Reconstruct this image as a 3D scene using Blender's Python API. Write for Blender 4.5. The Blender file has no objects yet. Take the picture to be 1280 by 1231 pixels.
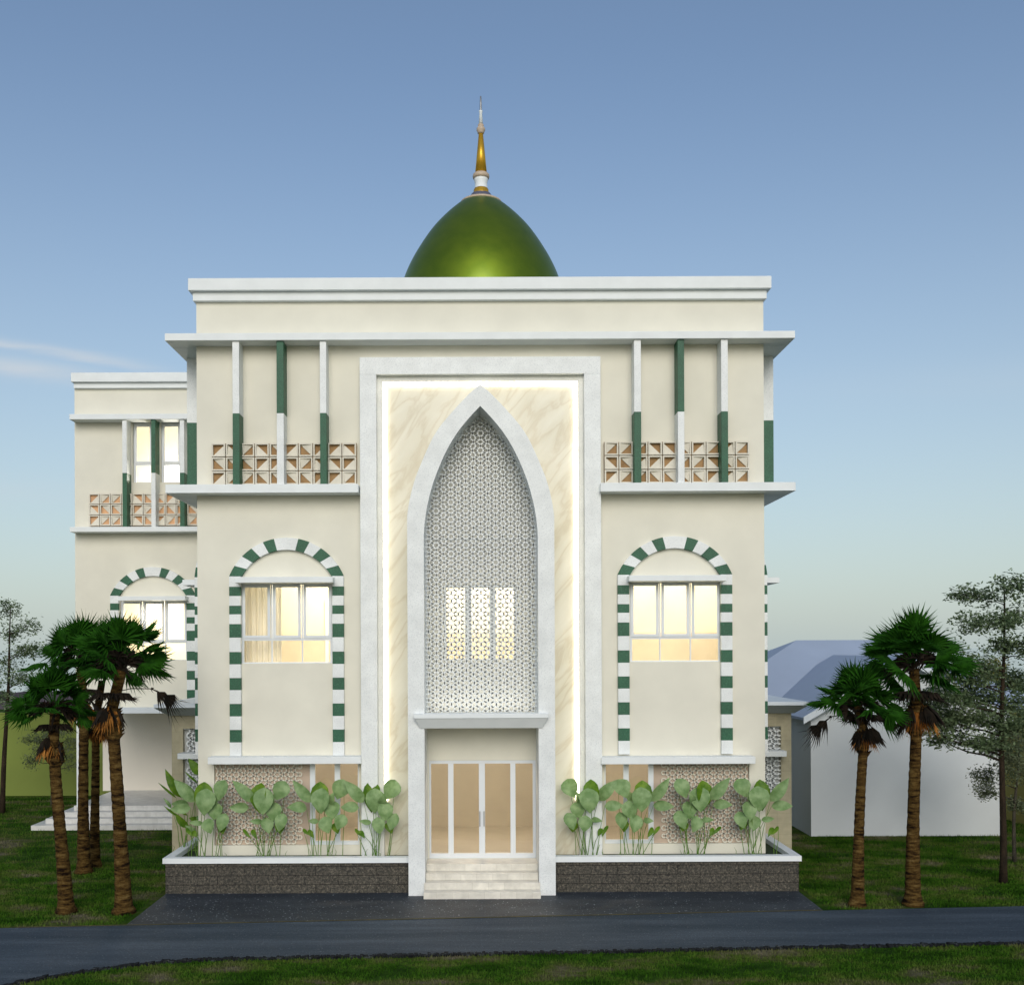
import bpy, math, random
from mathutils import Vector, Matrix, Euler, noise
random.seed(7)
PI = math.pi
C = bpy.context.scene.collection
F, D0, H, U0, V0, TH = 1316.0, 28.0, 6.28, 601.5, 810.0, 0.0041

def W(px, py, Y):
    """measured point of the photograph -> world x, z on the vertical plane at depth Y"""
    u, v = px - U0, V0 - py
    u, v = u + v * TH, v - u * TH
    k = (D0 + Y) / F
    return u * k, H + v * k
def WX(px, Y, py=810): return W(px, py, Y)[0]
def WZ(py, Y, px=601.5): return W(px, py, Y)[1]
def G(px, py):
    """ground point (z=0) seen at a pixel"""
    u, v = px - U0, V0 - py
    u, v = u + v * TH, v - u * TH
    d = H * F / -v
    return u * d / F, d - D0

# ------------------------------------------------------------------ materials
MATS = {}
def new_mat(name):
    m = bpy.data.materials.new(name); m.use_nodes = True
    nt = m.node_tree; b = nt.nodes['Principled BSDF']
    MATS[name] = m
    return m, nt, b
def N(nt, t, **kw):
    n = nt.nodes.new(t)
    for k, v in kw.items():
        if k in n.inputs.keys(): n.inputs[k].default_value = v
        else: setattr(n, k, v)
    return n
def ramp(nt, stops, src):
    r = nt.nodes.new('ShaderNodeValToRGB')
    e = r.color_ramp.elements
    while len(e) < len(stops): e.new(0.5)
    for i, (p, c) in enumerate(stops):
        e[i].position = p; e[i].color = (c[0], c[1], c[2], 1)
    nt.links.new(src, r.inputs[0])
    return r
def coords(nt, scale=(1, 1, 1), rot=(0, 0, 0)):
    g = nt.nodes.new('ShaderNodeNewGeometry')
    mp = nt.nodes.new('ShaderNodeMapping'); mp.inputs['Scale'].default_value = scale; mp.inputs['Rotation'].default_value = rot
    nt.links.new(g.outputs['Position'], mp.inputs['Vector'])
    return mp.outputs[0]
def rcoords(nt, scale, deg):
    v = coords(nt, (1, 1, 1), (0, math.radians(deg), 0)); mp = nt.nodes.new('ShaderNodeMapping'); mp.inputs['Scale'].default_value = scale
    nt.links.new(v, mp.inputs['Vector']); return mp.outputs[0]
def noise_n(nt, vec, scale, detail=4, rough=.55):
    n = N(nt, 'ShaderNodeTexNoise'); n.inputs['Scale'].default_value = scale
    n.inputs['Detail'].default_value = detail; n.inputs['Roughness'].default_value = rough
    nt.links.new(vec, n.inputs['Vector']); return n.outputs['Fac']
def bump(nt, b, h, strength=.3, dist=.01, prev=None):
    n = N(nt, 'ShaderNodeBump'); n.inputs['Strength'].default_value = strength; n.inputs['Distance'].default_value = dist
    nt.links.new(h, n.inputs['Height'])
    if prev: nt.links.new(prev, n.inputs['Normal'])
    nt.links.new(n.outputs[0], b.inputs['Normal']); return n.outputs[0]
def mixc(nt, fac, a, b_, mode='MIX'):
    m = nt.nodes.new('ShaderNodeMix'); m.data_type = 'RGBA'; m.blend_type = mode
    if isinstance(fac, float): m.inputs[0].default_value = fac
    else: nt.links.new(fac, m.inputs[0])
    for k, s in ((6, a), (7, b_)):
        if isinstance(s, tuple): m.inputs[k].default_value = (*s, 1)
        else: nt.links.new(s, m.inputs[k])
    return m.outputs[2]
def sc(c, k): return tuple(x * k for x in c)

def plain(name, col, rough=.6, var=.06, nscale=3., fine=60, bstr=.15, metal=0., spec=.4, stretch=(1, 1, 1)):
    m, nt, b = new_mat(name)
    v = coords(nt, stretch)
    n1 = noise_n(nt, v, nscale, 5)
    r = ramp(nt, [(.3, sc(col, 1 - var)), (.7, sc(col, 1 + var))], n1)
    nt.links.new(r.outputs[0], b.inputs['Base Color'])
    b.inputs['Roughness'].default_value = rough; b.inputs['Metallic'].default_value = metal
    b.inputs['Specular IOR Level'].default_value = spec
    if bstr: bump(nt, b, noise_n(nt, v, fine, 3), bstr, .004)
    return m
def speckled(name, base, spot, scale=55, amt=.5, rough=.5, cloud=.08):
    m, nt, b = new_mat(name)
    v = coords(nt)
    n0 = noise_n(nt, v, 2.2, 5)
    c0 = ramp(nt, [(.3, sc(base, 1 - cloud)), (.7, sc(base, 1 + cloud))], n0)
    n1 = noise_n(nt, v, scale, 2, .7)
    r1 = ramp(nt, [(.52, (0, 0, 0)), (.66, (1, 1, 1))], n1)
    k = N(nt, 'ShaderNodeMath', operation='MULTIPLY'); nt.links.new(r1.outputs[0], k.inputs[0]); k.inputs[1].default_value = amt
    c = mixc(nt, k.outputs[0], c0.outputs[0], spot)
    nt.links.new(c, b.inputs['Base Color']); b.inputs['Roughness'].default_value = rough
    return m

plain('cream_plaster', (.735, .718, .622), .8, .05, .9, 45, .25)
plain('white_trim', (.76, .80, .81), .6, .04, 2, 50, .12)
plain('frame_white', (.70, .74, .78), .4, .02, 2, 50, .05)
plain('house_white', (.62, .66, .68), .8, .04, .6, 30, .2)
plain('porch_white', (.74, .70, .62), .8, .03, .6, 30, .15)
speckled('white_terrazzo', (.76, .79, .79), (.50, .54, .56), 42, .55)
speckled('white_terrazzo_soft', (.72, .73, .69), (.52, .53, .50), 42, .45)
speckled('green_terrazzo', (.009, .082, .040), (.06, .22, .12), 48, .7, .55, .2)
plain('block_white', (.70, .67, .58), .8, .05, 6, 60, .2)
plain('niche_plaster_lit', (.84, .83, .77), .85, .03, 2, 40, .1)  # paler than the cream wall, to make up for shade in the niche
plain('panel_pink', (.50, .40, .32), .8, .06, 2, 40, .1)
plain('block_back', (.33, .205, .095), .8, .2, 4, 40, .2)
plain('block_back_lit', (.60, .36, .20), .8, .2, 4, 40, .2)  # lighter copy of block_back, glow from within put into the colour
plain('interior_cream', (.78, .73, .60), .8, .05, 1, 40, .05)
plain('interior_tan', (.46, .43, .37), .8, .06, 1, 40, .05)
plain('curtain', (.88, .82, .70), .9, .15, 5, 40, .1, stretch=(3, 1, .1))
plain('soil', (.02, .04, .012), .95, .5, 14, 60, .8)
plain('roof_blue', (.34, .41, .53), .7, .05, .5, 30, .15)
plain('fascia', (.66, .72, .77), .6, .03, 2, 30, .1)
plain('canopy_grey', (.52, .55, .56), .7, .03, 2, 30, .1)
plain('roof_deck', (.4, .4, .38), .9)
plain('wall_olive', (.165, .21, .045), .9, .12, .25, 20, .3)
plain('wall_ochre', (.34, .31, .09), .9, .10, .25, 20, .3)
plain('hill', (.085, .065, .075), .95, .35, .12, 2, .3)
plain('gold', (.62, .36, .03), .38, .06, 4, 40, .05, metal=.6)
plain('collar_slate', (.10, .10, .14), .5, .05, 4, 40, .05)
plain('finial_tan', (.50, .40, .30), .5, .08, 8, 40, .05)
plain('steel', (.30, .31, .32), .4, .05, 4, 40, .0, metal=.5)
plain('blade_green', (.10, .21, .022), .7, .25, 8, 40, .1)

def marble():
    m, nt, b = new_mat('cream_marble')
    v = rcoords(nt, (.34, 1, 1.25), 54)
    w = N(nt, 'ShaderNodeTexNoise'); w.inputs['Scale'].default_value = 1.5; w.inputs['Detail'].default_value = 6; w.inputs['Distortion'].default_value = .5
    nt.links.new(v, w.inputs['Vector'])
    r = ramp(nt, [(.34, (.735, .715, .61)), (.45, (.71, .68, .565)), (.49, (.625, .575, .45)), (.535, (.70, .67, .555)), (.7, (.76, .74, .64))], w.outputs['Fac'])
    n2 = noise_n(nt, rcoords(nt, (.4, 1, 1.2), 54), 1.0, 4)
    r2 = ramp(nt, [(.35, (.88, .87, .83)), (.65, (1, 1, 1))], n2)
    c = mixc(nt, 1.0, r.outputs[0], r2.outputs[0], 'MULTIPLY')
    nt.links.new(c, b.inputs['Base Color']); b.inputs['Roughness'].default_value = .35
marble()

def tile_mat(name, base, joint, bw, bh, off=0., mort=.008, rough=.4, axis='xz'):
    m, nt, b = new_mat(name)
    g = nt.nodes.new('ShaderNodeNewGeometry')
    s = N(nt, 'ShaderNodeSeparateXYZ'); nt.links.new(g.outputs['Position'], s.inputs[0])
    a = N(nt, 'ShaderNodeMath', operation='ADD'); nt.links.new(s.outputs[0], a.inputs[0]); nt.links.new(s.outputs[1], a.inputs[1])
    cb = N(nt, 'ShaderNodeCombineXYZ')
    nt.links.new(a.outputs[0], cb.inputs[0]); nt.links.new(s.outputs[2], cb.inputs[1])
    t = N(nt, 'ShaderNodeTexBrick'); t.offset = off
    t.inputs['Scale'].default_value = 1; t.inputs['Brick Width'].default_value = bw; t.inputs['Row Height'].default_value = bh
    t.inputs['Mortar Size'].default_value = mort; t.inputs['Color1'].default_value = (*sc(base, .93), 1); t.inputs['Color2'].default_value = (*sc(base, 1.06), 1)
    t.inputs['Mortar'].default_value = (*joint, 1); t.inputs['Bias'].default_value = 0
    nt.links.new(cb.outputs[0], t.inputs['Vector'])
    n1 = noise_n(nt, coords(nt), 5, 5)
    r = ramp(nt, [(.3, (.86, .86, .86)), (.7, (1.08, 1.08, 1.08))], n1)
    c = mixc(nt, 1.0, t.outputs['Color'], r.outputs[0], 'MULTIPLY')
    nt.links.new(c, b.inputs['Base Color']); b.inputs['Roughness'].default_value = rough
    return m, nt, b, t
tile_mat('step_tile', (.72, .69, .61), (.63, .60, .52), .40, .5, 0, .006)
tile_mat('porch_step', (.62, .62, .60), (.5, .5, .48), .6, .8, 0, .005)
tile_mat('beige_tile', (.44, .40, .27), (.36, .33, .22), .60, .30, 0, .004, .5)

def stone():
    m, nt, b, t = tile_mat('dark_stone', (.074, .070, .060), (.020, .018, .016), 1.55, .232, .37, .009, .85)
    v = coords(nt)
    n1 = noise_n(nt, v, 17, 6, .85)
    r = ramp(nt, [(.36, (.2, .2, .22)), (.48, (.8, .8, .78)), (.56, (1.5, 1.4, 1.25)), (.66, (3.4, 3.2, 2.9))], n1)
    old = b.inputs['Base Color'].links[0].from_socket
    c = mixc(nt, 1.0, old, r.outputs[0], 'MULTIPLY'); nt.links.new(c, b.inputs['Base Color'])
    b0 = bump(nt, b, t.outputs['Fac'], -.8, .02)
    bump(nt, b, n1, .9, .03, b0)
stone()

def ground_mat(name, cols, s1, stretch, s2=8, bstr=.6, spots=None, rough=.95, spec=.2):
    m, nt, b = new_mat(name)
    v = coords(nt, stretch)
    n1 = noise_n(nt, v, s1, 7, .62)
    r = ramp(nt, cols, n1)
    n2 = noise_n(nt, coords(nt, (1, .6, 1)), s2, 4, .7)
    r2 = ramp(nt, [(.3, (.62, .62, .62)), (.7, (1.35, 1.35, 1.35))], n2)
    c = mixc(nt, 1.0, r.outputs[0], r2.outputs[0], 'MULTIPLY')
    if spots:
        n3 = noise_n(nt, coords(nt), spots[1], 1, .5)
        r3 = ramp(nt, [(spots[2], (0, 0, 0)), (spots[2] + .04, (1, 1, 1))], n3)
        c = mixc(nt, r3.outputs[0], c, spots[0])
    nt.links.new(c, b.inputs['Base Color']); b.inputs['Roughness'].default_value = rough
    b.inputs['Specular IOR Level'].default_value = spec
    bump(nt, b, n2, bstr, .03)
    return m
ground_mat('lawn', [(.36, (.012, .036, .003)), (.46, (.026, .066, .006)), (.54, (.055, .080, .014)), (.60, (.085, .082, .040)), (.70, (.15, .13, .10))], 1.0, (.55, 1.0, 1), 12, .8, None, 1, .05)
ground_mat('lawn_grass', [(.36, (.018, .058, .004)), (.46, (.040, .105, .009)), (.54, (.075, .120, .020)), (.61, (.105, .115, .045)), (.70, (.19, .17, .12))], 1.0, (.55, 1.0, 1), 12, 0, None, 1, .05)
ground_mat('asphalt', [(.34, (.027, .042, .059)), (.5, (.042, .060, .081)), (.66, (.068, .090, .116))], .8, (.22, 1.9, 1), 45, .5, ((.16, .18, .20), 24, .70), .75, .3)
ground_mat('apron_paving', [(.34, (.014, .020, .030)), (.66, (.040, .050, .062))], 1.1, (.5, 1.3, 1), 45, .5, ((.38, .42, .45), 17, .70), .6, .4)
ground_mat('rough_kerb', [(.35, (.005, .006, .007)), (.57, (.018, .020, .022)), (.70, (.09, .10, .10))], 7, (1, 1, 1), 30, 1.0)
ground_mat('bark_palm', [(.38, (.008, .004, .002)), (.46, (.050, .028, .008)), (.56, (.095, .056, .016)), (.68, (.15, .10, .035))], 5, (.55, .55, 2.6), 26, .9, None, 1, .1)
ground_mat('bark_tree', [(.3, (.012, .009, .006)), (.7, (.045, .030, .018))], 9, (1, 1, .3), 30, .8)
ground_mat('bark_pale', [(.3, (.035, .032, .026)), (.7, (.085, .075, .055))], 9, (1, 1, .3), 30, .8)

def leaf_mat(name, c1, c2, scale=3., rough=.5, trans=.25, spec=.3):
    m, nt, b = new_mat(name)
    n1 = noise_n(nt, coords(nt), scale, 3)
    r = ramp(nt, [(.35, c1), (.65, c2)], n1)
    nt.links.new(r.outputs[0], b.inputs['Base Color']); b.inputs['Roughness'].default_value = rough
    b.inputs['Specular IOR Level'].default_value = spec
    if trans:
        t = N(nt, 'ShaderNodeBsdfTranslucent'); nt.links.new(r.outputs[0], t.inputs[0])
        mx = N(nt, 'ShaderNodeMixShader'); mx.inputs[0].default_value = trans
        nt.links.new(b.outputs[0], mx.inputs[1]); nt.links.new(t.outputs[0], mx.inputs[2])
        nt.links.new(mx.outputs[0], nt.nodes['Material Output'].inputs[0])
    return m
leaf_mat('palm_leaf', (.008, .044, .003), (.026, .11, .008), 5, .7, .2, .08)
leaf_mat('dead_leaf', (.28, .11, .018), (.55, .24, .05), 5, .8, .15)
leaf_mat('dark_frond', (.005, .004, .002), (.020, .012, .006), 5, .8, .1)
leaf_mat('tree_leaf', (.075, .12, .05), (.22, .29, .155), 3, .6, .3)
leaf_mat('tree_leaf_soft', (.09, .12, .06), (.20, .23, .13), 2, .6, .3)
leaf_mat('yellow_leaf', (.16, .17, .03), (.30, .28, .07), 1, .6, .3)
leaf_mat('sage_leaf', (.14, .25, .085), (.26, .385, .17), 6, .5, .15)
leaf_mat('bright_leaf', (.065, .17, .008), (.16, .29, .02), 6, .5, .3)

def emis(name, col, k):
    m, nt, b = new_mat(name)
    b.inputs['Base Color'].default_value = (*col, 1)
    b.inputs['Emission Color'].default_value = (*col, 1); b.inputs['Emission Strength'].default_value = k
emis('led', (1, .90, .70), 8.5)

def glass(name, tint=(1, 1, 1), refl=.12, rough=.03):
    m, nt, b = new_mat(name)
    nt.nodes.remove(b)
    t = N(nt, 'ShaderNodeBsdfTransparent'); t.inputs[0].default_value = (*tint, 1)
    g = N(nt, 'ShaderNodeBsdfGlossy'); g.inputs['Roughness'].default_value = rough; g.inputs[0].default_value = (.9, .95, 1, 1)
    mx = N(nt, 'ShaderNodeMixShader'); mx.inputs[0].default_value = refl
    nt.links.new(t.outputs[0], mx.inputs[1]); nt.links.new(g.outputs[0], mx.inputs[2])
    nt.links.new(mx.outputs[0], nt.nodes['Material Output'].inputs[0])
glass('clear_glass', (.97, .96, .92), .06)
glass('tan_glass', (.93, .86, .76), .10)

def dome_mat():
    m, nt, b = new_mat('dome_green')
    v = coords(nt)
    r = ramp(nt, [(.35, (.12, .19, .005)), (.65, (.15, .22, .007))], noise_n(nt, v, 2.5, 5))
    nt.links.new(r.outputs[0], b.inputs['Base Color'])
    b.inputs['Metallic'].default_value = .8; b.inputs['Roughness'].default_value = .44
    b.inputs['Coat Weight'].default_value = .25; b.inputs['Coat Roughness'].default_value = .2
    bump(nt, b, noise_n(nt, v, 70, 2), .06, .004)
dome_mat()
def sky_stand_in_mat():
    m, nt, b = new_mat('sky_stand_in')
    b.inputs['Base Color'].default_value = (.35, .42, .45, 1); b.inputs['Roughness'].default_value = .12
    bump(nt, b, noise_n(nt, coords(nt, (.2, 1, 1)), .6, 3), .15, .05)
sky_stand_in_mat()

# ------------------------------------------------------------------ mesh building
class MB:
    def __init__(s, tf=None): s.v = []; s.f = []; s.mi = []; s.sm = []; s.tf = tf; s.m = 0; s.smooth = False
    def add(s, vs, fs):
        o = len(s.v)
        s.v += [tuple(s.tf(*p)) if s.tf else tuple(p) for p in vs]
        for f in fs: s.f.append(tuple(i + o for i in f)); s.mi.append(s.m); s.sm.append(s.smooth)
    def box(s, x0, x1, y0, y1, z0, z1):
        if x0 > x1: x0, x1 = x1, x0
        if y0 > y1: y0, y1 = y1, y0
        if z0 > z1: z0, z1 = z1, z0
        s.add([(x0,y0,z0),(x1,y0,z0),(x1,y1,z0),(x0,y1,z0),(x0,y0,z1),(x1,y0,z1),(x1,y1,z1),(x0,y1,z1)],
              [(0,3,2,1),(4,5,6,7),(0,1,5,4),(1,2,6,5),(2,3,7,6),(3,0,4,7)])
    def quad(s, *p): s.add(p, [tuple(range(len(p)))])
    def prism(s, poly, y0, y1):
        n = len(poly)
        vs = [(x, y0, z) for x, z in poly] + [(x, y1, z) for x, z in poly]
        s.add(vs, [tuple(range(n)), tuple(range(2*n-1, n-1, -1))] + [(i, i+n, (i+1) % n + n, (i+1) % n) for i in range(n)])
    def frustum(s, a, za, b, zb):
        """a,b = (x0,x1,y0,y1) bottom / top rectangles"""
        vs = [(a[0],a[2],za),(a[1],a[2],za),(a[1],a[3],za),(a[0],a[3],za),(b[0],b[2],zb),(b[1],b[2],zb),(b[1],b[3],zb),(b[0],b[3],zb)]
        s.add(vs, [(0,3,2,1),(4,5,6,7),(0,1,5,4),(1,2,6,5),(2,3,7,6),(3,0,4,7)])
    def lathe(s, prof, cx, cy, n=48):
        vs = []; fs = []
        for r, z in prof:
            for k in range(n):
                a = 2*PI*k/n; vs.append((cx + r*math.cos(a), cy + r*math.sin(a), z))
        for i in range(len(prof)-1):
            for k in range(n):
                k2 = (k+1) % n; fs.append((i*n+k, i*n+k2, (i+1)*n+k2, (i+1)*n+k))
        s.add(vs, fs)
    def tube(s, pts, rads, n=8, cap=True):
        vs = []; fs = []
        pts = [Vector(p) for p in pts]
        for i, p in enumerate(pts):
            d = (pts[min(i+1, len(pts)-1)] - pts[max(i-1, 0)]).normalized()
            a = d.cross(Vector((0, 1, 0)) if abs(d.y) < .9 else Vector((1, 0, 0))).normalized(); b = d.cross(a)
            for k in range(n):
                t = 2*PI*k/n; q = p + (a*math.cos(t) + b*math.sin(t)) * rads[i]; vs.append(tuple(q))
        for i in range(len(pts)-1):
            for k in range(n):
                k2 = (k+1) % n; fs.append((i*n+k, i*n+k2, (i+1)*n+k2, (i+1)*n+k))
        if cap: fs.append(tuple(range(n-1, -1, -1))); fs.append(tuple(range((len(pts)-1)*n, len(pts)*n)))
        s.add(vs, fs)
    def build(s, name, mats, parent=None, bevel=0, smooth_angle=None):
        if isinstance(mats, str): mats = [mats]
        me = bpy.data.meshes.new(name); me.from_pydata(s.v, [], s.f)
        for m in mats: me.materials.append(MATS[m])
        me.polygons.foreach_set('material_index', s.mi)
        me.polygons.foreach_set('use_smooth', s.sm)
        me.update()
        o = bpy.data.objects.new(name, me); C.objects.link(o)
        if parent: o.parent = parent
        if bevel:
            b = o.modifiers.new('bevel', 'BEVEL'); b.width = bevel; b.segments = 2; b.limit_method = 'ANGLE'
        return o
def rel(o, parent):
    """keep world coordinates of a mesh built in world space under a thing placed at its base"""
    o.matrix_parent_inverse = Matrix.Translation(parent.location).inverted(); return o
def thing(name, label, cat, loc=(0, 0, 0), group=None):
    o = bpy.data.objects.new(name, None); C.objects.link(o); o.location = loc
    o['label'] = label; o['category'] = cat
    if group: o['group'] = group
    return o
def tag(o, label, cat, group=None):
    o['label'] = label; o['category'] = cat
    if group: o['group'] = group
    return o
def struct(o): o['kind'] = 'structure'; return o

def wall_grid(mb, x0, x1, z0, z1, holes, Y, depth):
    """front face at Y facing -Y with rectangular holes and their reveals"""
    xs = sorted({x0, x1, *[h[0] for h in holes], *[h[1] for h in holes]}); zs = sorted({z0, z1, *[h[2] for h in holes], *[h[3] for h in holes]})
    for i in range(len(xs)-1):
        for j in range(len(zs)-1):
            cx, cz = (xs[i]+xs[i+1])/2, (zs[j]+zs[j+1])/2
            if cx < x0 or cx > x1 or cz < z0 or cz > z1: continue
            if any(h[0] < cx < h[1] and h[2] < cz < h[3] for h in holes): continue
            for yy in (Y, Y+depth):
                mb.quad((xs[i], yy, zs[j]), (xs[i+1], yy, zs[j]), (xs[i+1], yy, zs[j+1]), (xs[i], yy, zs[j+1]))
    for a, b, c, d in holes:
        mb.quad((a,Y,c),(a,Y+depth,c),(a,Y+depth,d),(a,Y,d)); mb.quad((b,Y,c),(b,Y,d),(b,Y+depth,d),(b,Y+depth,c))
        mb.quad((a,Y,c),(b,Y,c),(b,Y+depth,c),(a,Y+depth,c)); mb.quad((a,Y,d),(a,Y+depth,d),(b,Y+depth,d),(b,Y,d))

# ================================================================== MOSQUE
mosque = thing('mosque', 'cream mosque with green dome, tall pointed portal and white ledges', 'mosque', (0, 0, 0))
HX = 7.54
TOP = WZ(348, -.2)
# openings of the main facade
wl = (WX(301, 0), WX(415.5, 0), WZ(829, 0, 358), WZ(727, 0, 358))
WN = [(wl[0], wl[1], wl[2], wl[3]), (-wl[1], -wl[0], wl[2], wl[3])]
cw = (-1.00, .96, WZ(826, 0), WZ(731, 0))
dr = (-1.40, 1.44, .70, 3.30)
lo = (WX(267, 0), WX(448, 0), WZ(1056, 0, 358), WZ(952, 0, 358))
LO = [lo, (-lo[1], -lo[0], lo[2], lo[3])]
mb = MB()
wall_grid(mb, -HX, HX, 0, TOP - .25, WN + [cw, dr] + LO, 0, .25)
for s in (-1, 1):
    mb.quad((s*HX, 0, 0), (s*HX, 9.7, 0), (s*HX, 9.7, TOP-.25), (s*HX, 0, TOP-.25))
mb.quad((-HX, 9.7, 0), (HX, 9.7, 0), (HX, 9.7, TOP-.25), (-HX, 9.7, TOP-.25))
mb.build('wall', 'cream_plaster', mosque)
mb = MB(); mb.box(-HX, HX, .002, 9.69, TOP-.9, TOP-.7); mb.build('roof_deck', 'roof_deck', mosque)

# parapet coping: two stepped bands round the top
def ring(mb, x0, x1, y0, y1, z0, z1, w):
    mb.box(x0, x1, y0, y0+w, z0, z1); mb.box(x0, x1, y1-w, y1, z0, z1)
    mb.box(x0, x0+w, y0+w, y1-w, z0, z1); mb.box(x1-w, x1, y0+w, y1-w, z0, z1)
za = WZ(361.5, -.26); zb = WZ(374.5, -.14)
mb = MB()
ring(mb, -7.69, 7.69, -.26, 9.96, za, WZ(346.3, -.26), .55); ring(mb, -7.60, 7.60, -.13, 9.83, zb, za, .45)
mb.build('parapet_coping', 'white_trim', mosque, .012)

EB, ET = WZ(424.2, -.55), WZ(415, -.55)
LB, LT = WZ(614.5, -.55), WZ(604, -.55)
mb = MB(); ring(mb, -8.22, 8.22, -.55, 10.2, EB, ET, .55 + .12)
mb.build('upper_ledge', 'white_trim', mosque, .01)
PX = WX(449.5, -.35); PXR = WX(750.5, -.35)
for s, x in ((-1, PX), (1, PXR)):
    mb = MB(); a, b = s*8.22, s*7.5
    P = [(x, -.55), (a, -.55), (a, 9.6), (b, 9.6), (b, .1), (x, .1)]
    n = len(P); mb.add([(p, q, LB) for p, q in P] + [(p, q, LT) for p, q in P], [(0, 1, 4, 5), (1, 2, 3, 4), (6, 7, 10, 11), (7, 8, 9, 10)] + [(i, (i+1) % n, (i+1) % n+n, i+n) for i in range(n)])
    mb.build('lower_ledge', 'white_trim', mosque, .01)

# fins
def fin(x0, x1, y0, y1, z0, z1, zc, green_low, axis='x'):
    mb = MB()
    mb.m = 1 if green_low else 0; mb.box(x0, x1, y0, y1, z0, zc)
    mb.m = 0 if green_low else 1; mb.box(x0, x1, y0, y1, zc, z1)
    return mb.build('fin', ['white_terrazzo', 'green_terrazzo'], mosque, .006)
zc = WZ(515.5, -.48)
for k, (a, b, gl) in enumerate([(290.6, 299, 1), (345.8, 354.6, 0), (399.9, 407.9, 1), (792.7, 801.4, 1), (847.2, 855.4, 0), (901.6, 910, 1)]):
    fin(WX(a, -.48, 500), WX(b, -.48, 500), -.48, -.002, LT + .002, EB - .002, zc, gl)
for s in (-1, 1):
    for j in range(6):
        y = 1.15 + j*1.3
        fin(s*(HX+.002), s*8.12, y, y+.18, LT + .002, EB - .002, WZ(527, y), j % 2 == 0)

# triangular breeze-block screens
def block_screen(x0, x1, z0, rows, Y, cell_w, cell_h, back='block_back', align_right=False):
    n = int(round((x1 - x0)/cell_w)); rnd = random.Random(int(abs(x0)*100))
    mb = MB()
    x0_ = x1 - n*cell_w if align_right else x0
    for i in range(n):
        for j in range(rows):
            a = x0_ + i*cell_w; b = a + cell_w; c = z0 + j*cell_h; d = c + cell_h
            g = .012; t = .035
            a += g; b -= g; c += g; d -= g
            dep = .10
            mb.m = 1
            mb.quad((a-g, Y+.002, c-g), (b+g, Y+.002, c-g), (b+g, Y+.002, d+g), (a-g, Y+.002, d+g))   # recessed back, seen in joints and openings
            mb.m = 0
            mb.box(a, b, Y-dep, Y, c, c+t); mb.box(a, b, Y-dep, Y, d-t, d)
            mb.box(a, a+t, Y-dep, Y, c+t, d-t); mb.box(b-t, b, Y-dep, Y, c+t, d-t)
            A, B, Cc, Dd = a+t, b-t, c+t, d-t
            k = [0, 1, 2, 3][(i + 2*j + (i//2)*3 + rnd.choice([0, 0, 1])) % 4]
            tri = [[(A, Cc), (B, Cc), (B, Dd)], [(A, Cc), (B, Dd), (A, Dd)], [(A, Cc), (B, Cc), (A, Dd)], [(B, Cc), (B, Dd), (A, Dd)]][k]
            # sloped triangular web: corner away from the diagonal sits forward
            cor = [1, 2, 0, 1][k]
            vs = []
            for q, (x, z) in enumerate(tri): vs.append((x, Y - (.085 if q == cor else .03), z))
            vb = [(x, Y, z) for x, z in tri]
            mb.add(vs + vb, [(0, 1, 2), (0, 3, 4, 1), (1, 4, 5, 2), (2, 5, 3, 0)])
    return mb.build('block_screen', ['block_white', back], mosque)
cwid, chei = 18.15/47.2, 17.6/47.2
z0b = WZ(605.8, -.06)
bx0, bx1 = WX(265, -.06, 580), WX(449, -.06, 580)
block_screen(bx0, -3.17, z0b, 3, -.06, cwid, chei)
block_screen(3.17, WX(936, -.06, 580), z0b, 3, -.06, cwid, chei, align_right=True)
# side balustrades of the same blocks
def tf_side(s, y0):      # local x -> world Y, local -y -> outwards
    return lambda x, y, z: (s*(HX - y), y0 + x, z)

# ---------------- arched striped windows
segs_y = [308, 358, 402, 449, 490, 537, 602, 671, 730, 796, 854, 920, 980, 1045, 1105, 1170]
seg_z = [WZ(640 + c/3.846, -.1, 358) for c in segs_y]
tt = [0, .081, .163, .248, .336, .416, .584, .664, .752, .837, .919, 1]
def striped(name, tf, zbot=None, dep=.12, parent=mosque):
    mb = MB(tf)
    xo, xi = 1.515, 1.215
    for s in (-1, 1):
        for i in range(len(seg_z)-1):
            if zbot and seg_z[i+1] < zbot: break
            mb.m = i % 2
            mb.box(s*xi, s*xo, -dep, 0, seg_z[i+1], seg_z[i])
    zs = seg_z[0]
    def arc(h, rise, t, z):
        R = (h*h + rise*rise)/(2*rise); a0 = math.asin(h/R)
        a = -a0 + 2*a0*t
        return R*math.sin(a), z + rise - R + R*math.cos(a)
    for i in range(11):
        mb.m = 1 if (i % 2 == 0 and i != 5) else 0
        if i == 5: mb.m = 0
        elif i > 5: mb.m = 1 if (i % 2 == 0) else 0
        n = 4; o = []; q = []
        for k in range(n+1):
            t = tt[i] + (tt[i+1]-tt[i])*k/n
            o.append(arc(1.515, 1.02, t, zs)); q.append(arc(1.19, .70, t, zs))
        mb.prism(q + o[::-1], -dep-.003, 0)
    return mb.build(name, ['white_terrazzo', 'green_terrazzo'], parent, .004)
def hood(tf, x0, x1, z0, z1, out=.53):
    mb = MB(tf); mb.box(x0, x1, -out, -.125, z0, z1); mb.box(max(x0, -1.21), min(x1, 1.21), -.125, 0, z0, z1)
    return mb.build('window_hood', 'white_trim', mosque, .008)
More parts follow.
